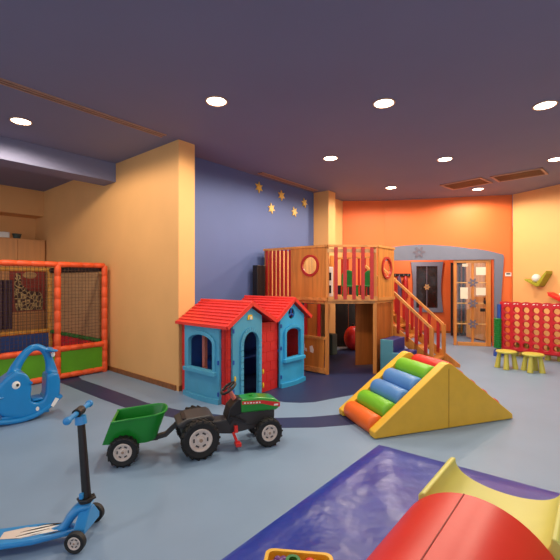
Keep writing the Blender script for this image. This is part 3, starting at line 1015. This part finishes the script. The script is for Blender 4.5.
def toyblk(kind, x, y, z, m_, lab):
    o = MB()
    if kind == 'flower':
        for k in range(6):
            o.ball((.028 * math.cos(k * PI / 3), .028 * math.sin(k * PI / 3), .0), (.018, .018, .012), 10)
        o.ball((0, 0, .004), .016, 10)
    elif kind == 'ball':
        o.ball((0, 0, 0), .03, 16)
    elif kind == 'ring':
        o.lathe([(.02, -.012), (.036, -.012), (.04, 0), (.036, .012), (.02, .012), (.02, -.012)], seg=20)
    else:
        o.box((0, 0, 0), (.07, .05, .04), rx=.2, ry=.3)
    ob = o.build('toy_' + {'flower': 'flower', 'ball': 'ball', 'ring': 'ring', 'block': 'block'}[kind], m_, smooth=kind != 'block', bevel=.005 if kind == 'block' else 0)
    ob.location = Vector((.078, 1.775, .046)) + Vector((x, y, z))
    tag(ob, lab, 'toy', 'small toys in the tray')
toyblk('flower', -.075, .09, .085, 'purpleT', 'purple flower shaped toy at the left of the yellow tray')
toyblk('ring', -.015, .095, .085, 'green', 'green ring toy at the back of the yellow tray')
toyblk('ball', .065, .075, .085, 'red', 'red ball in the yellow tray beside the green ring')
toyblk('block', -.105, .0, .07, 'pinkt', 'pink block in the left end of the yellow tray')
toyblk('block', .11, .07, .07, 'yellow', 'yellow block in the right end of the tray')
toyblk('ball', .01, .01, .05, 'foam_o', 'orange ball in the middle of the yellow tray')

# ------------------------------------------------------------------ wheels
def tyre(name, parent, c, r, w, lug=16, rimm='rim', fr=.58):
    """wheel centred at c, axle along local y; near face at -y"""
    t = MB()
    hw = w / 2
    t.lathe([(r * fr, -hw * .8), (r * .86, -hw), (r * .95, -hw * .8), (r * .96, 0), (r * .95, hw * .8), (r * .86, hw), (r * fr, hw * .8)], c=c, axis='Y', seg=36)
    if lug:
        for i in range(lug):
            a = 2 * PI * i / lug
            for sgn in (-1, 1):
                aa = a + (PI / lug if sgn > 0 else 0)
                cc = Vector(c) + Vector((math.cos(aa) * r * .95, sgn * hw * .5, math.sin(aa) * r * .95))
                mt = Matrix.Translation(cc) @ Matrix.Rotation(-aa, 4, 'Y') @ Matrix.Rotation(.5 * sgn, 4, 'X') @ Matrix.Diagonal((r * .1, w * .55, r * .11, 1))
                bmesh.ops.create_cube(t.bm, size=1, matrix=mt)
    wh_ = t.build(name, 'rubber', parent, smooth=True)
    q = MB()
    ri = r * fr
    q.lathe([(ri * 1.02, -hw * .8), (ri * .95, -hw * .95), (ri * .86, -hw * .9), (ri * .8, -hw * .55), (ri * .36, -hw * .5), (ri * .3, -hw * .85), (0, -hw * .85)], c=c, axis='Y', seg=30)
    q.lathe([(ri * 1.02, hw * .8), (ri * .95, hw * .95), (ri * .8, hw * .55), (0, hw * .5)], c=c, axis='Y', seg=30)
    q.build('rim', rimm, wh_, smooth=True)
    q = MB()
    for i in range(6):
        a = 2 * PI * i / 6
        cc = Vector(c) + Vector((math.cos(a) * ri * .6, -hw * .56, math.sin(a) * ri * .6))
        mt = Matrix.Translation(cc) @ Matrix.Rotation(-a, 4, 'Y') @ Matrix.Diagonal((ri * .13, .006, ri * .32, 1))
        bmesh.ops.create_cube(q.bm, size=1, matrix=mt)
    q.build('rim_slots', 'grey', wh_)
    q = MB().cyl(Vector(c) + Vector((0, -hw * .98, 0)), Vector(c) + Vector((0, -hw * .6, 0)), ri * .16, None, 14)
    q.build('hub', 'hub', wh_, smooth=True)
    return wh_

# ------------------------------------------------------------------ pedal tractor   (x forward, y away from camera; origin under near rear wheel)
TA = math.atan2(.241, .568) - .025
TC = thing('pedal_tractor', 'green and black toy pedal tractor with a red striped bonnet', 'toy tractor', (-.655, 3.20, 0), TA)
tyre('rear_wheel', TC, (0, .04, .163), .163, .085, 18)
tyre('rear_wheel', TC, (0, .40, .163), .163, .085, 18)
tyre('front_wheel', TC, (.617, .06, .126), .126, .075, 16)
tyre('front_wheel', TC, (.617, .36, .126), .126, .075, 16)
MB().cyl((0, 0.02, .163), (0, .42, .163), .016).build('rear_axle', 'black', TC)
MB().cyl((.617, .05, .126), (.617, .38, .126), .016).build('front_axle', 'black', TC)
m = MB()
m.plate([(-.14, .17), (.10, .15), (.30, .12), (.62, .15), (.66, .20), (.66, .29), (.34, .30), (.30, .26), (.10, .25), (-.14, .24)], o=(0, .15, 0), n=(0, 1, 0), d=.14)
m.build('chassis', 'grey', TC, bevel=.012)
m = MB()
m.plate([(-.17, .25), (.10, .25), (.14, .30), (.10, .335), (-.10, .325), (-.19, .285)], o=(0, .09, 0), n=(0, 1, 0), d=.26)
m.build('seat', 'grey', TC, bevel=.015)
m = MB()
for i in range(4):
    m.box((-.12 + .06 * i, .22, .320), (.03, .20, .012))
m.build('seat_ribs', 'black', TC)
m = MB().plate([(.28, .20), (.34, .28), (.43, .30), (.43, .41), (.36, .43), (.28, .36), (.25, .26)], o=(0, .14, 0), n=(0, 1, 0), d=.16)
m.build('dashboard', 'black', TC, bevel=.01)
m = MB().plate([(.36, .26), (.44, .17), (.66, .18), (.71, .22), (.71, .31), (.36, .31)], o=(0, .145, 0), n=(0, 1, 0), d=.15)
m.build('engine_block', 'grey', TC, bevel=.015)
m = MB().plate([(.38, .30), (.72, .29), (.76, .315), (.76, .36), (.70, .40), (.54, .425), (.38, .42)], o=(0, .13, 0), n=(0, 1, 0), d=.18)
bn = m.build('bonnet', 'tr_green', TC, bevel=.02, seg=3, smooth=True)
m = MB().plate([(.39, .378), (.58, .366), (.68, .335), (.755, .318), (.755, .358), (.68, .374), (.58, .397), (.39, .406)], o=(0, .1285, 0), n=(0, 1, 0), d=.004)
m.build('red_stripe', 'red', TC)
m = MB()
for i, (w_, hh) in enumerate(((.018, .012), (.010, .014), (.02, .012), (.012, .012), (.02, .013), (.014, .012))):
    m.box((.415 + i * .028, .1265, .390 - i * .002), (w_, .002, hh))
m.box((.715, .1265, .342), (.04, .002, .016))
m.build('stripe_lettering', 'white', TC)
MB().cyl((.50, .22, .41), (.50, .22, .435), .018).build('bonnet_cap', 'tr_green', TC, smooth=True)
# steering column and wheel
m = MB().cyl((.36, .22, .38), (.29, .22, .50), .022, .018)
m.build('steering_column', 'pinkt', TC, smooth=True)
cst = Vector((.285, .22, .515))
q = Vector((-.57, 0, .82)).normalized()
ax = Vector((q.z, 0, -q.x))
pts = [cst + ax * .075 * math.cos(2 * PI * i / 24) + Vector((0, .075, 0)) * math.sin(2 * PI * i / 24) for i in range(24)]
m = MB().tube(pts, .012, 8, closed=True)
for k in range(3):
    a = 2 * PI * k / 3 + .3
    m.bar(cst, cst + ax * .07 * math.cos(a) + Vector((0, .07, 0)) * math.sin(a), .02, .01)
m.build('steering_wheel', 'black', TC, smooth=True)
m = MB().bar((.30, .11, .15), (.33, .09, .07), .025, .018)
m.box((.335, .075, .055), (.05, .07, .03))
m.build('pedal', 'red', TC, bevel=.004)
MB().bar((.33, .13, .20), (.33, .12, .14), .03, .03).build('pedal_mount', 'red', TC)
m = MB().bar((.28, .13, .28), (.42, .13, .22), .01, .02)
m.build('side_linkage', 'black', TC)

# trailer
TLA = math.atan2(.147, .591)
TL = thing('toy_trailer', 'green tipping toy trailer hitched behind the pedal tractor', 'toy trailer', (-1.256, 3.07, 0), TLA)
tyre('wheel', TL, (0, .035, .12), .12, .07, 16)
tyre('wheel', TL, (0, .36, .12), .12, .07, 16)
MB().cyl((0, .03, .12), (0, .38, .12), .014).build('axle', 'black', TL)
m = MB()
Nn = 9
def ring(zt):
    """rounded front, open back outline at parameter zt 0 bottom .. 1 top"""
    x0 = -.165 + .07 * zt
    x1 = .245 + .085 * zt
    zz0 = .168 + .185 * zt
    zz1 = .15 + .24 * zt
    w_ = .125 + .03 * zt
    pts = []
    r = .12
    def zat(x):
        return zz0 + (zz1 - zz0) * (x - x0) / (x1 - x0)
    base = [(x0, -w_), (x0 + .12, -w_), (x1 - r, -w_)] + [(x1 - r + r * math.sin(a), -w_ + r - r * math.cos(a)) for a in [PI / 2 * k / 5 for k in range(1, 6)]]
    base += [(x, -y) for x, y in base[::-1]]
    return [Vector((x, y + .20, zat(x))) for x, y in base]
rings = [ring(0), ring(.5), ring(1)]
def shift(rg, d):
    c = sum(rg, Vector()) / len(rg)
    return [Vector((c.x + (p.x - c.x) * (1 - d), c.y + (p.y - c.y) * (1 - d * 1.4), p.z)) for p in rg]
inner = [shift(r_, .06) for r_ in rings]
for p in inner[0]:
    p.z += .015
out_v = [[m.bm.verts.new(p) for p in r_] for r_ in rings]
in_v = [[m.bm.verts.new(p) for p in r_] for r_ in inner]
n_ = len(out_v[0])
for L_ in (out_v, in_v):
    for A, B in zip(L_, L_[1:]):
        for k in range(n_ ):
            m.bm.faces.new((A[k], A[(k + 1) % n_], B[(k + 1) % n_], B[k]))
for k in range(n_):
    m.bm.faces.new((out_v[2][k], out_v[2][(k + 1) % n_], in_v[2][(k + 1) % n_], in_v[2][k]))
m.bm.faces.new(out_v[0][::-1])
m.bm.faces.new(in_v[0])
m.build('tub', 'tl_green', TL, smooth=True, ang=50)
top = ring(1)
MB().tube(top, .009, 8).build('rolled_rim', 'tl_green', TL, smooth=True)
MB().ball((-.085, .36, .315), .008, 8).build('rivet', 'white', TL)
m = MB().bar((-.1, .20, .13), (.26, .20, .145), .06, .03)
m.bar((.24, .20, .145), (.33, .20, .165), .045, .035)
m.bar((.32, .20, .16), (.44, .20, .27), .04, .035)
m.build('drawbar', 'grey', TL)

# ------------------------------------------------------------------ scooter   origin under near front wheel, x forward(right), y away
SC = thing('kick_scooter', 'blue three wheeled kick scooter with a black stem in the left foreground', 'scooter', (-1.126, 2.118, 0), math.radians(-1.5))
tyre('front_wheel', SC, (0, 0, .058), .058, .036, 0, fr=.6)
tyre('front_wheel', SC, (-.03, .27, .058), .058, .036, 0, fr=.6)
RWH = tyre('rear_wheel', SC, (-.62, .125, .05), .05, .036, 0, fr=.6)
MB().cyl((0, 0.01, .058), (-.03, .26, .058), .009).build('axle', 'black', SC)
# deck
def outline(w, x0, x1):
    return [(x0, -w * .62), (x0 + .12, -w), (x1 - .22, -w * .98), (x1 - .06, -w * .55), (x1, -w * .25), (x1, w * .25), (x1 - .06, w * .55), (x1 - .22, w * .98), (x0 + .12, w), (x0, w * .62)]
ymid = .125
m = MB().plate([(x, y + ymid) for x, y in outline(.082, -.66, -.04)], o=(0, 0, .042), a=(1, 0, 0), b=(0, 1, 0), n=(0, 0, 1), d=.032)
m.build('deck', 'sc_blue', SC, bevel=.012, seg=3)
m = MB().plate([(x, y + ymid) for x, y in outline(.050, -.44, -.12)], o=(0, 0, .0745), a=(1, 0, 0), b=(0, 1, 0), n=(0, 0, 1), d=.0012)
m.build('grip_sheet', 'rim', SC)
m = MB()
for k, (x0, y0, x1, y1, w_) in enumerate([(-.37, .08, -.16, .12, .010), (-.36, .11, -.14, .15, .008), (-.33, .145, -.17, .17, .009), (-.30, .09, -.12, .105, .008)]):
    a, b = Vector((x0, y0, .0758)), Vector((x1, y1, .0758))
    d_ = (b - a).normalized()
    nn = Vector((-d_.y, d_.x, 0))
    mid = (a + b) / 2
    m.hull([a, b, mid + nn * w_, mid - nn * w_, a + Vector((0, 0, .0012)), b + Vector((0, 0, .0012)), mid + nn * w_ + Vector((0, 0, .0012)), mid - nn * w_ + Vector((0, 0, .0012))])
m.build('white_streaks', 'white', SC)
m = MB()
for k, (x0, y0, x1, y1, w_) in enumerate([(-.36, .095, -.20, .13, .005), (-.35, .13, -.15, .165, .006), (-.28, .175, -.12, .165, .006), (-.22, .075, -.12, .09, .004)]):
    a, b = Vector((x0, y0, .0762)), Vector((x1, y1, .0762))
    d_ = (b - a).normalized()
    nn = Vector((-d_.y, d_.x, 0))
    mid = (a + b) / 2
    m.hull([a, b, mid + nn * w_, mid - nn * w_, a + Vector((0, 0, .0012)), b + Vector((0, 0, .0012)), mid + nn * w_ + Vector((0, 0, .0012)), mid - nn * w_ + Vector((0, 0, .0012))])
m.build('black_streaks', 'black', SC)
MB().box((-.60, ymid, .083), (.14, .09, .012), ry=.1).build('rear_brake', 'black', SC, bevel=.005)
# gooseneck
gp = [(-.20, ymid, .058), (-.15, ymid, .064), (-.115, ymid, .09), (-.09, ymid, .13), (-.06, ymid, .165), (-.03, ymid, .185), (.0, ymid, .19), (.02, ymid, .18)]
m = MB().tube(gp, [.016, .02, .024, .027, .028, .03, .032, .025], 12, flat=1.5)
m.build('neck', 'sc_blue', SC, smooth=True, ang=60)
tq = .27
pv = Vector((-.03, ymid, 0))
for ob in list(SC.children):
    if ob.name.split('.')[0] in ('deck', 'grip_sheet', 'white_streaks', 'black_streaks', 'rear_brake', 'neck', 'rear_wheel'):
        ob.rotation_euler.z = tq
        ob.location = pv - Matrix.Rotation(tq, 3, 'Z') @ pv
m = MB().hull([(x, y, z) for x in (-.035, .03) for y in (.035, .215) for z in (.075, .10)] + [(x, y, .185) for x in (-.03, .028) for y in (.10, .15)])
m.build('fork', 'sc_blue', SC, bevel=.008)
m = MB().cyl((.0, ymid, .17), (-.010, ymid, .262), .027, .026)
m.cyl((-.007, ymid, .212), (-.009, ymid, .236), .038, .038)
m.tube([(-.055, ymid, .225), (-.03, ymid - .03, .228), (.02, ymid - .035, .232), (.045, ymid, .235), (.02, ymid + .03, .235)], .008, 8)
m.build('clamp', 'black', SC, smooth=True)
MB().box((-.018, ymid - .030, .258), (.022, .02, .034)).build('clamp_insert', 'sc_blue', SC, bevel=.004)
m = MB().cyl((-.004, ymid, .24), (-.05, ymid + .02, .69), .025, .021, 20)
m.build('stem', 'black', SC, smooth=True)
m = MB().cyl((-.048, ymid + .02, .655), (-.052, ymid + .022, .70), .033, .030)
m.build('stem_cap', 'sc_blue', SC, smooth=True)
hc = Vector((-.066, .155, .722))
hd = Vector((-.11, .94, 0)).normalized()
m = MB().cyl(hc - hd * .035, hc + hd * .035, .026, .026)
m.build('handle_clamp', 'black', SC, smooth=True)
for s_ in (-1, 1):
    m = MB().tube([hc + hd * s_ * .03, hc + hd * s_ * .08, hc + hd * s_ * .135, hc + hd * s_ * .14, hc + hd * s_ * .153, hc + hd * s_ * .163, hc + hd * s_ * .168], [.015, .015, .015, .021, .023, .019, .009], 14)
    m.build('grip', 'sc_blue', SC, smooth=True)

# ------------------------------------------------------------------ whale rocker
WA = math.atan2(.69, .72)
WK = thing('whale_rocker', 'blue plastic whale shaped rocker with a looped handle at the left edge', 'rocking toy', (-2.757, 4.18, 0), WA)
WK.scale = (.90, 1, 1)
def wz(px, py):
    s_ = (px - 26.5) / 91.0
    return (s_, (424 - .20 * (px - 18) - py) / 96.0)
def W2(lst):
    return [wz(*p) for p in lst]
body = W2([(-6, 400), (-3, 393), (1, 386), (6, 380), (11, 376), (15, 372), (20, 373), (24, 374), (27, 377), (29.5, 383), (30, 390), (28.8, 398), (30, 403),
           (34, 404), (40, 402), (43, 396), (43.5, 385), (44, 375), (48, 372.5), (56, 372.5), (58, 380), (57.5, 392), (55, 402), (45, 412), (32, 419), (18, 421), (4, 418), (-4, 410)])
m = MB().plate(body, o=(0, -.115, 0), a=(1, 0, 0), b=(0, 0, 1), n=(0, 1, 0), d=.23)
loop = [wz(*p) for p in [(12, 390), (13.5, 380), (16.5, 371), (21, 362), (26, 354.5), (31.5, 349), (37.5, 347), (43, 349), (47, 355), (49.5, 363), (51, 372), (52, 384)]]
rad = [.07, .06, .05, .045, .041, .038, .037, .037, .039, .042, .05, .055]
m.tube([(x, 0, z) for x, z in loop], rad, 20, flat=[1.3, 1.25, 1.2, 1.15, 1.1, 1.1, 1.1, 1.1, 1.15, 1.25, 1.4, 1.6], up=(0, 1, 0))
wb = m.build('body', 'whale', WK, smooth=True)
md_ = wb.modifiers.new('remesh', 'REMESH')
md_.mode = 'VOXEL'
md_.voxel_size = .012
md_.use_smooth_shade = True
md_ = wb.modifiers.new('smooth', 'SMOOTH')
md_.factor = .6
md_.iterations = 14
tx, tz = wz(46.5, 350)
m = MB()
for s_ in (-1, 1):
    m.ball((tx + .035, s_ * .07, tz + .005), (.055, .085, .018), 16, Matrix.Rotation(s_ * -.5, 4, 'Z') @ Matrix.Rotation(.15, 4, 'Y'))
m.ball((tx + .01, 0, tz), (.06, .045, .03), 14)
m.build('tail_flukes', 'whale', WK, smooth=True)
MB().ball((tx + .055, -.05, tz - .045), (.022, .022, .03), 12).build('white_tail_mark', 'white', WK, smooth=True)
ex, ez = wz(15.5, 386)
MB().lathe([(0, -.125), (.030, -.122), (.046, -.112), (.048, -.095), (0, -.09)], c=(ex, 0, ez), axis='Y').build('eye', 'white', WK, smooth=True)
MB().lathe([(0, -.131), (.012, -.129), (.018, -.12), (.018, -.11), (0, -.11)], c=(ex + .012, 0, ez), axis='Y').build('pupil', 'black', WK, smooth=True)
MB().lathe([(0, .125), (.030, .122), (.046, .112), (.048, .095), (0, .09)], c=(ex, 0, ez), axis='Y').build('eye', 'white', WK, smooth=True)
fx, fz = wz(3, 399)
m = MB()
for s_ in (-1, 1):
    m.ball((fx - .06, s_ * .09, fz), (.10, .045, .022), 16)
m.build('lip', 'whale', WK, smooth=True)
hx, hz = wz(31, 383)
MB().cyl((hx - .02, -.12, hz), (hx - .02, .12, hz), .014).build('hand_peg', 'whale', WK, smooth=True)
m = MB()
sx, sz = wz(36, 401)
m.box((sx, 0, sz), (.12, .18, .03))
m.build('seat', 'whale', WK, bevel=.012, smooth=True)
m = MB()
x0_, x1_ = wz(-10, 400)[0], wz(59, 400)[0]
for s_ in (-1, 1):
    pts = []
    for i in range(21):
        f_ = i / 20
        x = x0_ + (x1_ - x0_) * f_
        c_ = (f_ - .42)
        z = .028 + .52 * c_ * c_ if c_ > 0 else .028 + .30 * c_ * c_
        pts.append((x, s_ * (.125 - .12 * max(0, abs(c_) - .25)), z))
    m.tube(pts, .026, 10, up=(0, 1, 0))
m.build('rocker_rail', 'whale', WK, smooth=True)
m = MB().hull([(x, y, z) for x in (-.26, .22) for y in (-.11, .11) for z in (.05, .09)])
m.build('keel', 'whale', WK, bevel=.01)
m = MB()
qx, qz = wz(35, 410)
m.plate(circle(qx, qz, .018, 12, .024), o=(0, -.114, 0), n=(0, -1, 0), d=.003)
m.build('white_sticker', 'white', WK)
m = MB()
qx, qz = wz(52, 401)
m.plate([(qx - .05, qz - .03), (qx - .02, qz - .05), (qx + .04, qz + .03), (qx + .0, qz + .05)], o=(0, -.128, -.02), n=(0, -1, 0), d=.004)
m.build('white_rear_sticker', 'white', WK)

# ------------------------------------------------------------------ glazed door in the alcove opening
DA, DB = OW(owpx(454, py=300)[0], 0, .04), OW(OR - .06, 0, .04)
dd = (DB - DA)
DR = bpy.data.objects.new('door_1', None)
COL.objects.link(DR)
DR.location = DA
DR.rotation_euler.z = math.atan2(dd.y, dd.x)
struct(DR)
DL = dd.length
for nm, c, s_ in (('left_jamb', (.03, 0, .96), (.06, .07, 1.92)), ('right_jamb', (DL - .05, 0, .96), (.10, .07, 1.92)), ('top_rail', (DL / 2, 0, 1.93), (DL, .07, .07)), ('bottom_rail', (DL / 2, 0, .04), (DL - .16, .06, .08))):
    MB().box(c, s_).build(nm, 'woodx' if 'rail' in nm else 'wood', DR, bevel=.004)
cxm = .40
MB().box((cxm, .01, .98), (.05, .04, 1.8)).build('middle_stile', 'wood', DR)
m = MB()
for z in (.50, .97, 1.44):
    m.box((DL / 2 - .02, -.005, z), (DL - .16, .025, .025))
m.build('glazing_bars', 'woodp', DR)
MB().box((DL / 2 - .02, .012, .98), (DL - .16, .006, 1.8)).build('glass', 'glass', DR)
for z in (.50, .97, 1.44):
    flower('flower_ornament', DR, (cxm, -.035, z), .11, (1, 0, 0), (0, 1, 0))
for x, z, w_, hh in ((.60, 1.70, .26, .18), (.60, 1.24, .26, .17), (.22, 1.20, .16, .26), (.24, 1.84, .12, .07)):
    MB().box((x, -.004, z), (w_, .003, hh)).build('paper_notice', 'paper', DR)
MB().box((DL - .17, -.02, .82), (.10, .05, .07)).build('lock', 'black', DR, bevel=.005)
MB().box((DL - .13, -.02, 1.0), (.04, .05, .08)).build('lock', 'black', DR, bevel=.005)
# plain wood leaf folded back behind the glass
pA, pB = Vector((5.03, 9.20, 0)), Vector((4.83, 9.95, 0))
LFd = pB - pA
LF = bpy.data.objects.new('door_2', None)
COL.objects.link(LF)
LF.location = pA
LF.rotation_euler.z = math.atan2(LFd.y, LFd.x)
struct(LF)
MB().box((LFd.length / 2, 0, 1.0), (LFd.length, .04, 1.94)).build('leaf', 'woodp', LF, bevel=.004)
MB().box((.12, .04, 1.0), (.03, .05, .14)).build('handle', 'black', LF)

D3 = bpy.data.objects.new('door_3', None)
COL.objects.link(D3)
D3.location = (4.55, 10.25, 0)
struct(D3)
MB().box((.22, 0, .99), (.44, .04, 1.94)).build('leaf', 'dark', D3)  # dark leaf put in for the dark opening of the doorway
q3 = MB()
for i in range(4):
    q3.box((.06 + .105 * i, -.026, .99), (.035, .012, 1.8))
q3.build('slats', 'base', D3)
# window on alcove wall
AD = (A1 - A0).normalized()
AN = Vector((-AD.y, AD.x, 0))
def apx(px, py):
    k = (px - 280) / F
    base = A0 - AN * .02
    t = (k * base.y - base.x) / (AD.x - k * AD.y)
    D = base.y + AD.y * t
    return t, CAMZ - (py - 280) / F * D, base + AD * t
t0, zc, wc = apx(426.5, 287)
WN = bpy.data.objects.new('window_1', None)
COL.objects.link(WN)
WN.location = (wc.x, wc.y, 0)
WN.rotation_euler.z = math.atan2(AD.y, AD.x)
struct(WN)
zt, zb = apx(427, 262)[1], apx(427, 312)[1]
ho = lambda z: .44 - .06 * math.cos((z - (zt + zb) / 2) / (zt - zb) * PI)
L_ = [(-ho(zb + (zt - zb) * i / 12), zb + (zt - zb) * i / 12) for i in range(13)]
R2 = [(-x + .0, z) for x, z in L_[::-1]]
inn = [(-.29, zb + .12), (.29, zb + .12), (.29, zt - .12), (-.29, zt - .12)]
MB().plate(L_[::-1] + R2[::-1], [inn], o=(0, 0, 0), n=(0, -1, 0), d=.06).build('window_frame', 'slate', WN)
MB().box((0, .0, (zt + zb) / 2), (.60, .012, zt - zb - .2)).build('pane', 'dglass', WN)
MB().box((0, -.03, (zt + zb) / 2), (.02, .03, zt - zb - .24)).build('mullion', 'flower', WN)
flower('flower_ornament', WN, (0, -.06, zc), .09, (1, 0, 0), (0, 1, 0), 'woodp')

# coat rack in the alcove at left
t0, z0, wc = apx(399, 275)
CR = thing('coat_rack', 'dark coat rack board on the orange alcove wall above the stair rail', 'coat rack', (wc.x, wc.y, z0), math.atan2(AD.y, AD.x))
MB().box((0, -.02, 0), (.62, .03, .08)).build('board', 'dark', CR, bevel=.004)
m = MB()
for i in range(5):
    m.cyl((-.24 + .12 * i, -.03, -.01), (-.24 + .12 * i, -.09, .0), .008)
m.build('pegs', 'rim', CR)
for i, (mm, lab) in enumerate((('red', 'red jacket hanging from the coat rack'), ('purple', 'purple jacket hanging from the coat rack'), ('red_wood', 'dark red jacket hanging from the coat rack'))):
    x = -.20 + .18 * i
    m = MB().tube([(0, 0, 0), (0, -.01, -.06), (0, -.01, -.25), (0, 0, -.5), (0, 0, -.62)], [.02, .055, .075, .08, .07], 12, flat=1.0, up=(0, 1, 0))
    q = m.build('jacket', mm, smooth=True)
    wp = CR.location + AD * x - AN * .10
    q.location = (wp.x, wp.y, z0 - .03)
    tag(q, lab, 'jacket', 'jackets on the coat rack')

# thermostat
t_, z_ = owpx(508, py=274.5)
th_ = thing('thermostat', 'white thermostat on the orange wall right of the slate arch', 'thermostat', OW(t_, z_, -.012), math.atan2(OD.y, OD.x))
MB().box((0, 0, 0), (.12, .02, .08)).build('case', 'white', th_, bevel=.004)
MB().box((0, -.012, .015), (.08, .006, .03)).build('display', 'grey', th_)
# vertical conduit
t_, z_ = owpx(510.5, py=230)
o = MB().box((0, 0, (CEIL + 1.1) / 2), (.012, .012, CEIL - 1.1))
tag(o.build('wall_conduit', 'orange_wall', loc=OW(t_, 0, -.008)), 'thin painted conduit running down the orange wall beside the thermostat', 'conduit')

# ------------------------------------------------------------------ shelves on right wall
def rwpx(px, py):
    k = (px - 280) / F
    t = (k * O2.y - O2.x) / (RD.x - k * RD.y)
    p = O2 + RD * t
    return p + Vector((0, 0, CAMZ - (py - 280) / F * p.y))
rn = Vector((RD.y, -RD.x, 0))   # toward the room
if rn.dot(Vector((-1, 0, 0))) < 0:
    rn = -rn
rang = math.atan2(RD.y, RD.x)
sv = rwpx(542.5, 286.5)
SH = thing('bird_shelf', 'lime green V shaped wall shelf on the beige wall', 'shelf', sv, rang)
# local x = RD, -y toward room
m = MB()
m.plate([(0, 0), (-.25, .13), (-.245, .165), (-.02, .07), (.0, .07), (.17, .29), (.20, .32), (.20, .26), (.05, .01)], o=(0, 0, 0), n=(0, -1, 0), d=.20)
m.build('body', 'olive', SH, bevel=.006)
ob = MB().ball((0, 0, 0), (.085, .085, .085), 20).build('white_ball', 'white', smooth=True)  # plain white ball, gives no light
wp = sv + RD * -.055 + rn * .11
ob.location = (wp.x, wp.y, sv.z + .172)
tag(ob, 'round white ball resting in the lime wall shelf', 'lamp')
sv = rwpx(565, 301)
SH2 = thing('red_shelf', 'red wall shelf at the right edge above the red game board', 'shelf', sv, rang)
m = MB()
m.plate([(0, 0), (-.20, .10), (-.22, .17), (-.06, .09), (.0, .07), (.20, .12), (.22, .02)], o=(0, 0, 0), n=(0, -1, 0), d=.20)
m.build('body', 'red', SH2, bevel=.006)
ob = MB().ball((0, 0, 0), (.055, .055, .05), 16).build('white_toy', 'white', smooth=True)
wp = sv + RD * .02 + rn * .11
ob.location = (wp.x, wp.y, sv.z + .128)
tag(ob, 'small white toy on the red wall shelf', 'toy')

# ------------------------------------------------------------------ giant four in a row game
ga = Vector((.697, -.717, 0)).normalized()
GB = thing('giant_disc_game', 'giant red four in a row game board with round holes beside the beige wall', 'game', (4.36, 7.60, 0), math.atan2(ga.y, ga.x))
cs, rs, hr = .160, .136, .055
W_, z0_, z1_ = cs * 7 + .06, .14, 1.06
holes = []
for i in range(7):
    for j in range(6):
        holes.append(circle(.03 + cs * (i + .5), .245 + rs * j, hr, 16))
topw = [(W_ - W_ * k / 56, z1_ + .018 * abs(math.sin(PI * 7 * k / 56))) for k in range(57)]
for y, nm in ((0, 'front_grid'), (.07, 'back_grid')):
    m = MB().plate([(0, z0_), (W_, z0_)] + topw, holes, o=(0, y, 0), n=(0, 1, 0), d=.016)
    m.build(nm, 'board', GB)
m = MB()
for i in range(8):
    m.box((.03 + cs * i, .043, (z0_ + z1_) / 2), (.03, .052, z1_ - z0_ - .02))
m.build('dividers', 'board', GB)
m = MB()
for i in range(7):
    for j in range(6):
        c = (.03 + cs * (i + .5), 0, .245 + rs * j)
        m.lathe([(hr, 0), (hr + .012, -.006), (hr + .016, 0)], c=c, axis='Y', seg=16)
m.build('hole_rings', 'board', GB, smooth=True)
m = MB()
for i in range(7):
    x = .05 + cs * i
    m.plate([(x, 0), (x + .03, .0), (x + .05, .018), (x + .02, .02)], o=(0, -.001, 1.03), n=(0, -1, 0), d=.003)
    m.box((x + .08, -.002, 1.04), (.02, .003, .014))
m.build('white_markings', 'white', GB)
for x in (.0, W_):
    m = MB().box((x, .043, .55), (.04, .07, 1.05)).build('end_post', 'board', GB)
    m = MB().box((x, .043, .02), (.06, .32, .04)).build('foot', 'p_blue', GB, bevel=.01)
MB().box((W_ / 2, .043, .13), (W_, .05, .03)).build('bottom_bar', 'poster_r', GB)
# blue pole with green ribbed sleeve
pc = P(497.6, 356)
PC = thing('play_pole', 'blue pole with a green ribbed sleeve at the left end of the red game board', 'pole', (pc.x, pc.y, 0))
MB().cyl((.03, 0, .04), (.03, 0, 1.02), .035).build('pole', 'p_blue', PC, smooth=True)
MB().lathe([(0, 0), (.075, 0), (.07, .10), (.04, .14), (0, .14)]).build('base', 'p_blue', PC, smooth=True)
pf = []
for i in range(14):
    z = .16 + i * .042
    pf += [(.058, z), (.070, z + .01), (.070, z + .032), (.058, z + .042)]
MB().lathe(pf, seg=20).build('ribbed_sleeve', 'green', PC)

# stools
def stool(loc, rz, lab):
    t = thing('stool', lab, 'stool', loc, rz, 'round lime stools by the game board')
    MB().lathe([(0, .262), (.14, .262), (.158, .27), (.160, .288), (.150, .298), (0, .300)]).build('seat', 'stool', t, smooth=True)
    for k in range(4):
        a = PI / 4 + k * PI / 2
        MB().cyl((.135 * math.cos(a), .135 * math.sin(a), 0), (.10 * math.cos(a), .10 * math.sin(a), .265), .044, .030, 16).build('leg', 'stool', t, smooth=True)
    return t
s0 = stool((3.85, 6.55, 0), .25, 'round lime stool in front of the left end of the red game board')
dup(s0, (4.14, 6.30, 0), -.08, 'round lime stool in front of the middle of the red game board')
dup(s0, (4.78, 7.55, 0), .5, 'round lime stool mostly hidden behind the left half of the game board')
dup(s0, (5.14, 7.22, 0), .9, 'round lime stool hidden behind the right half of the game board')
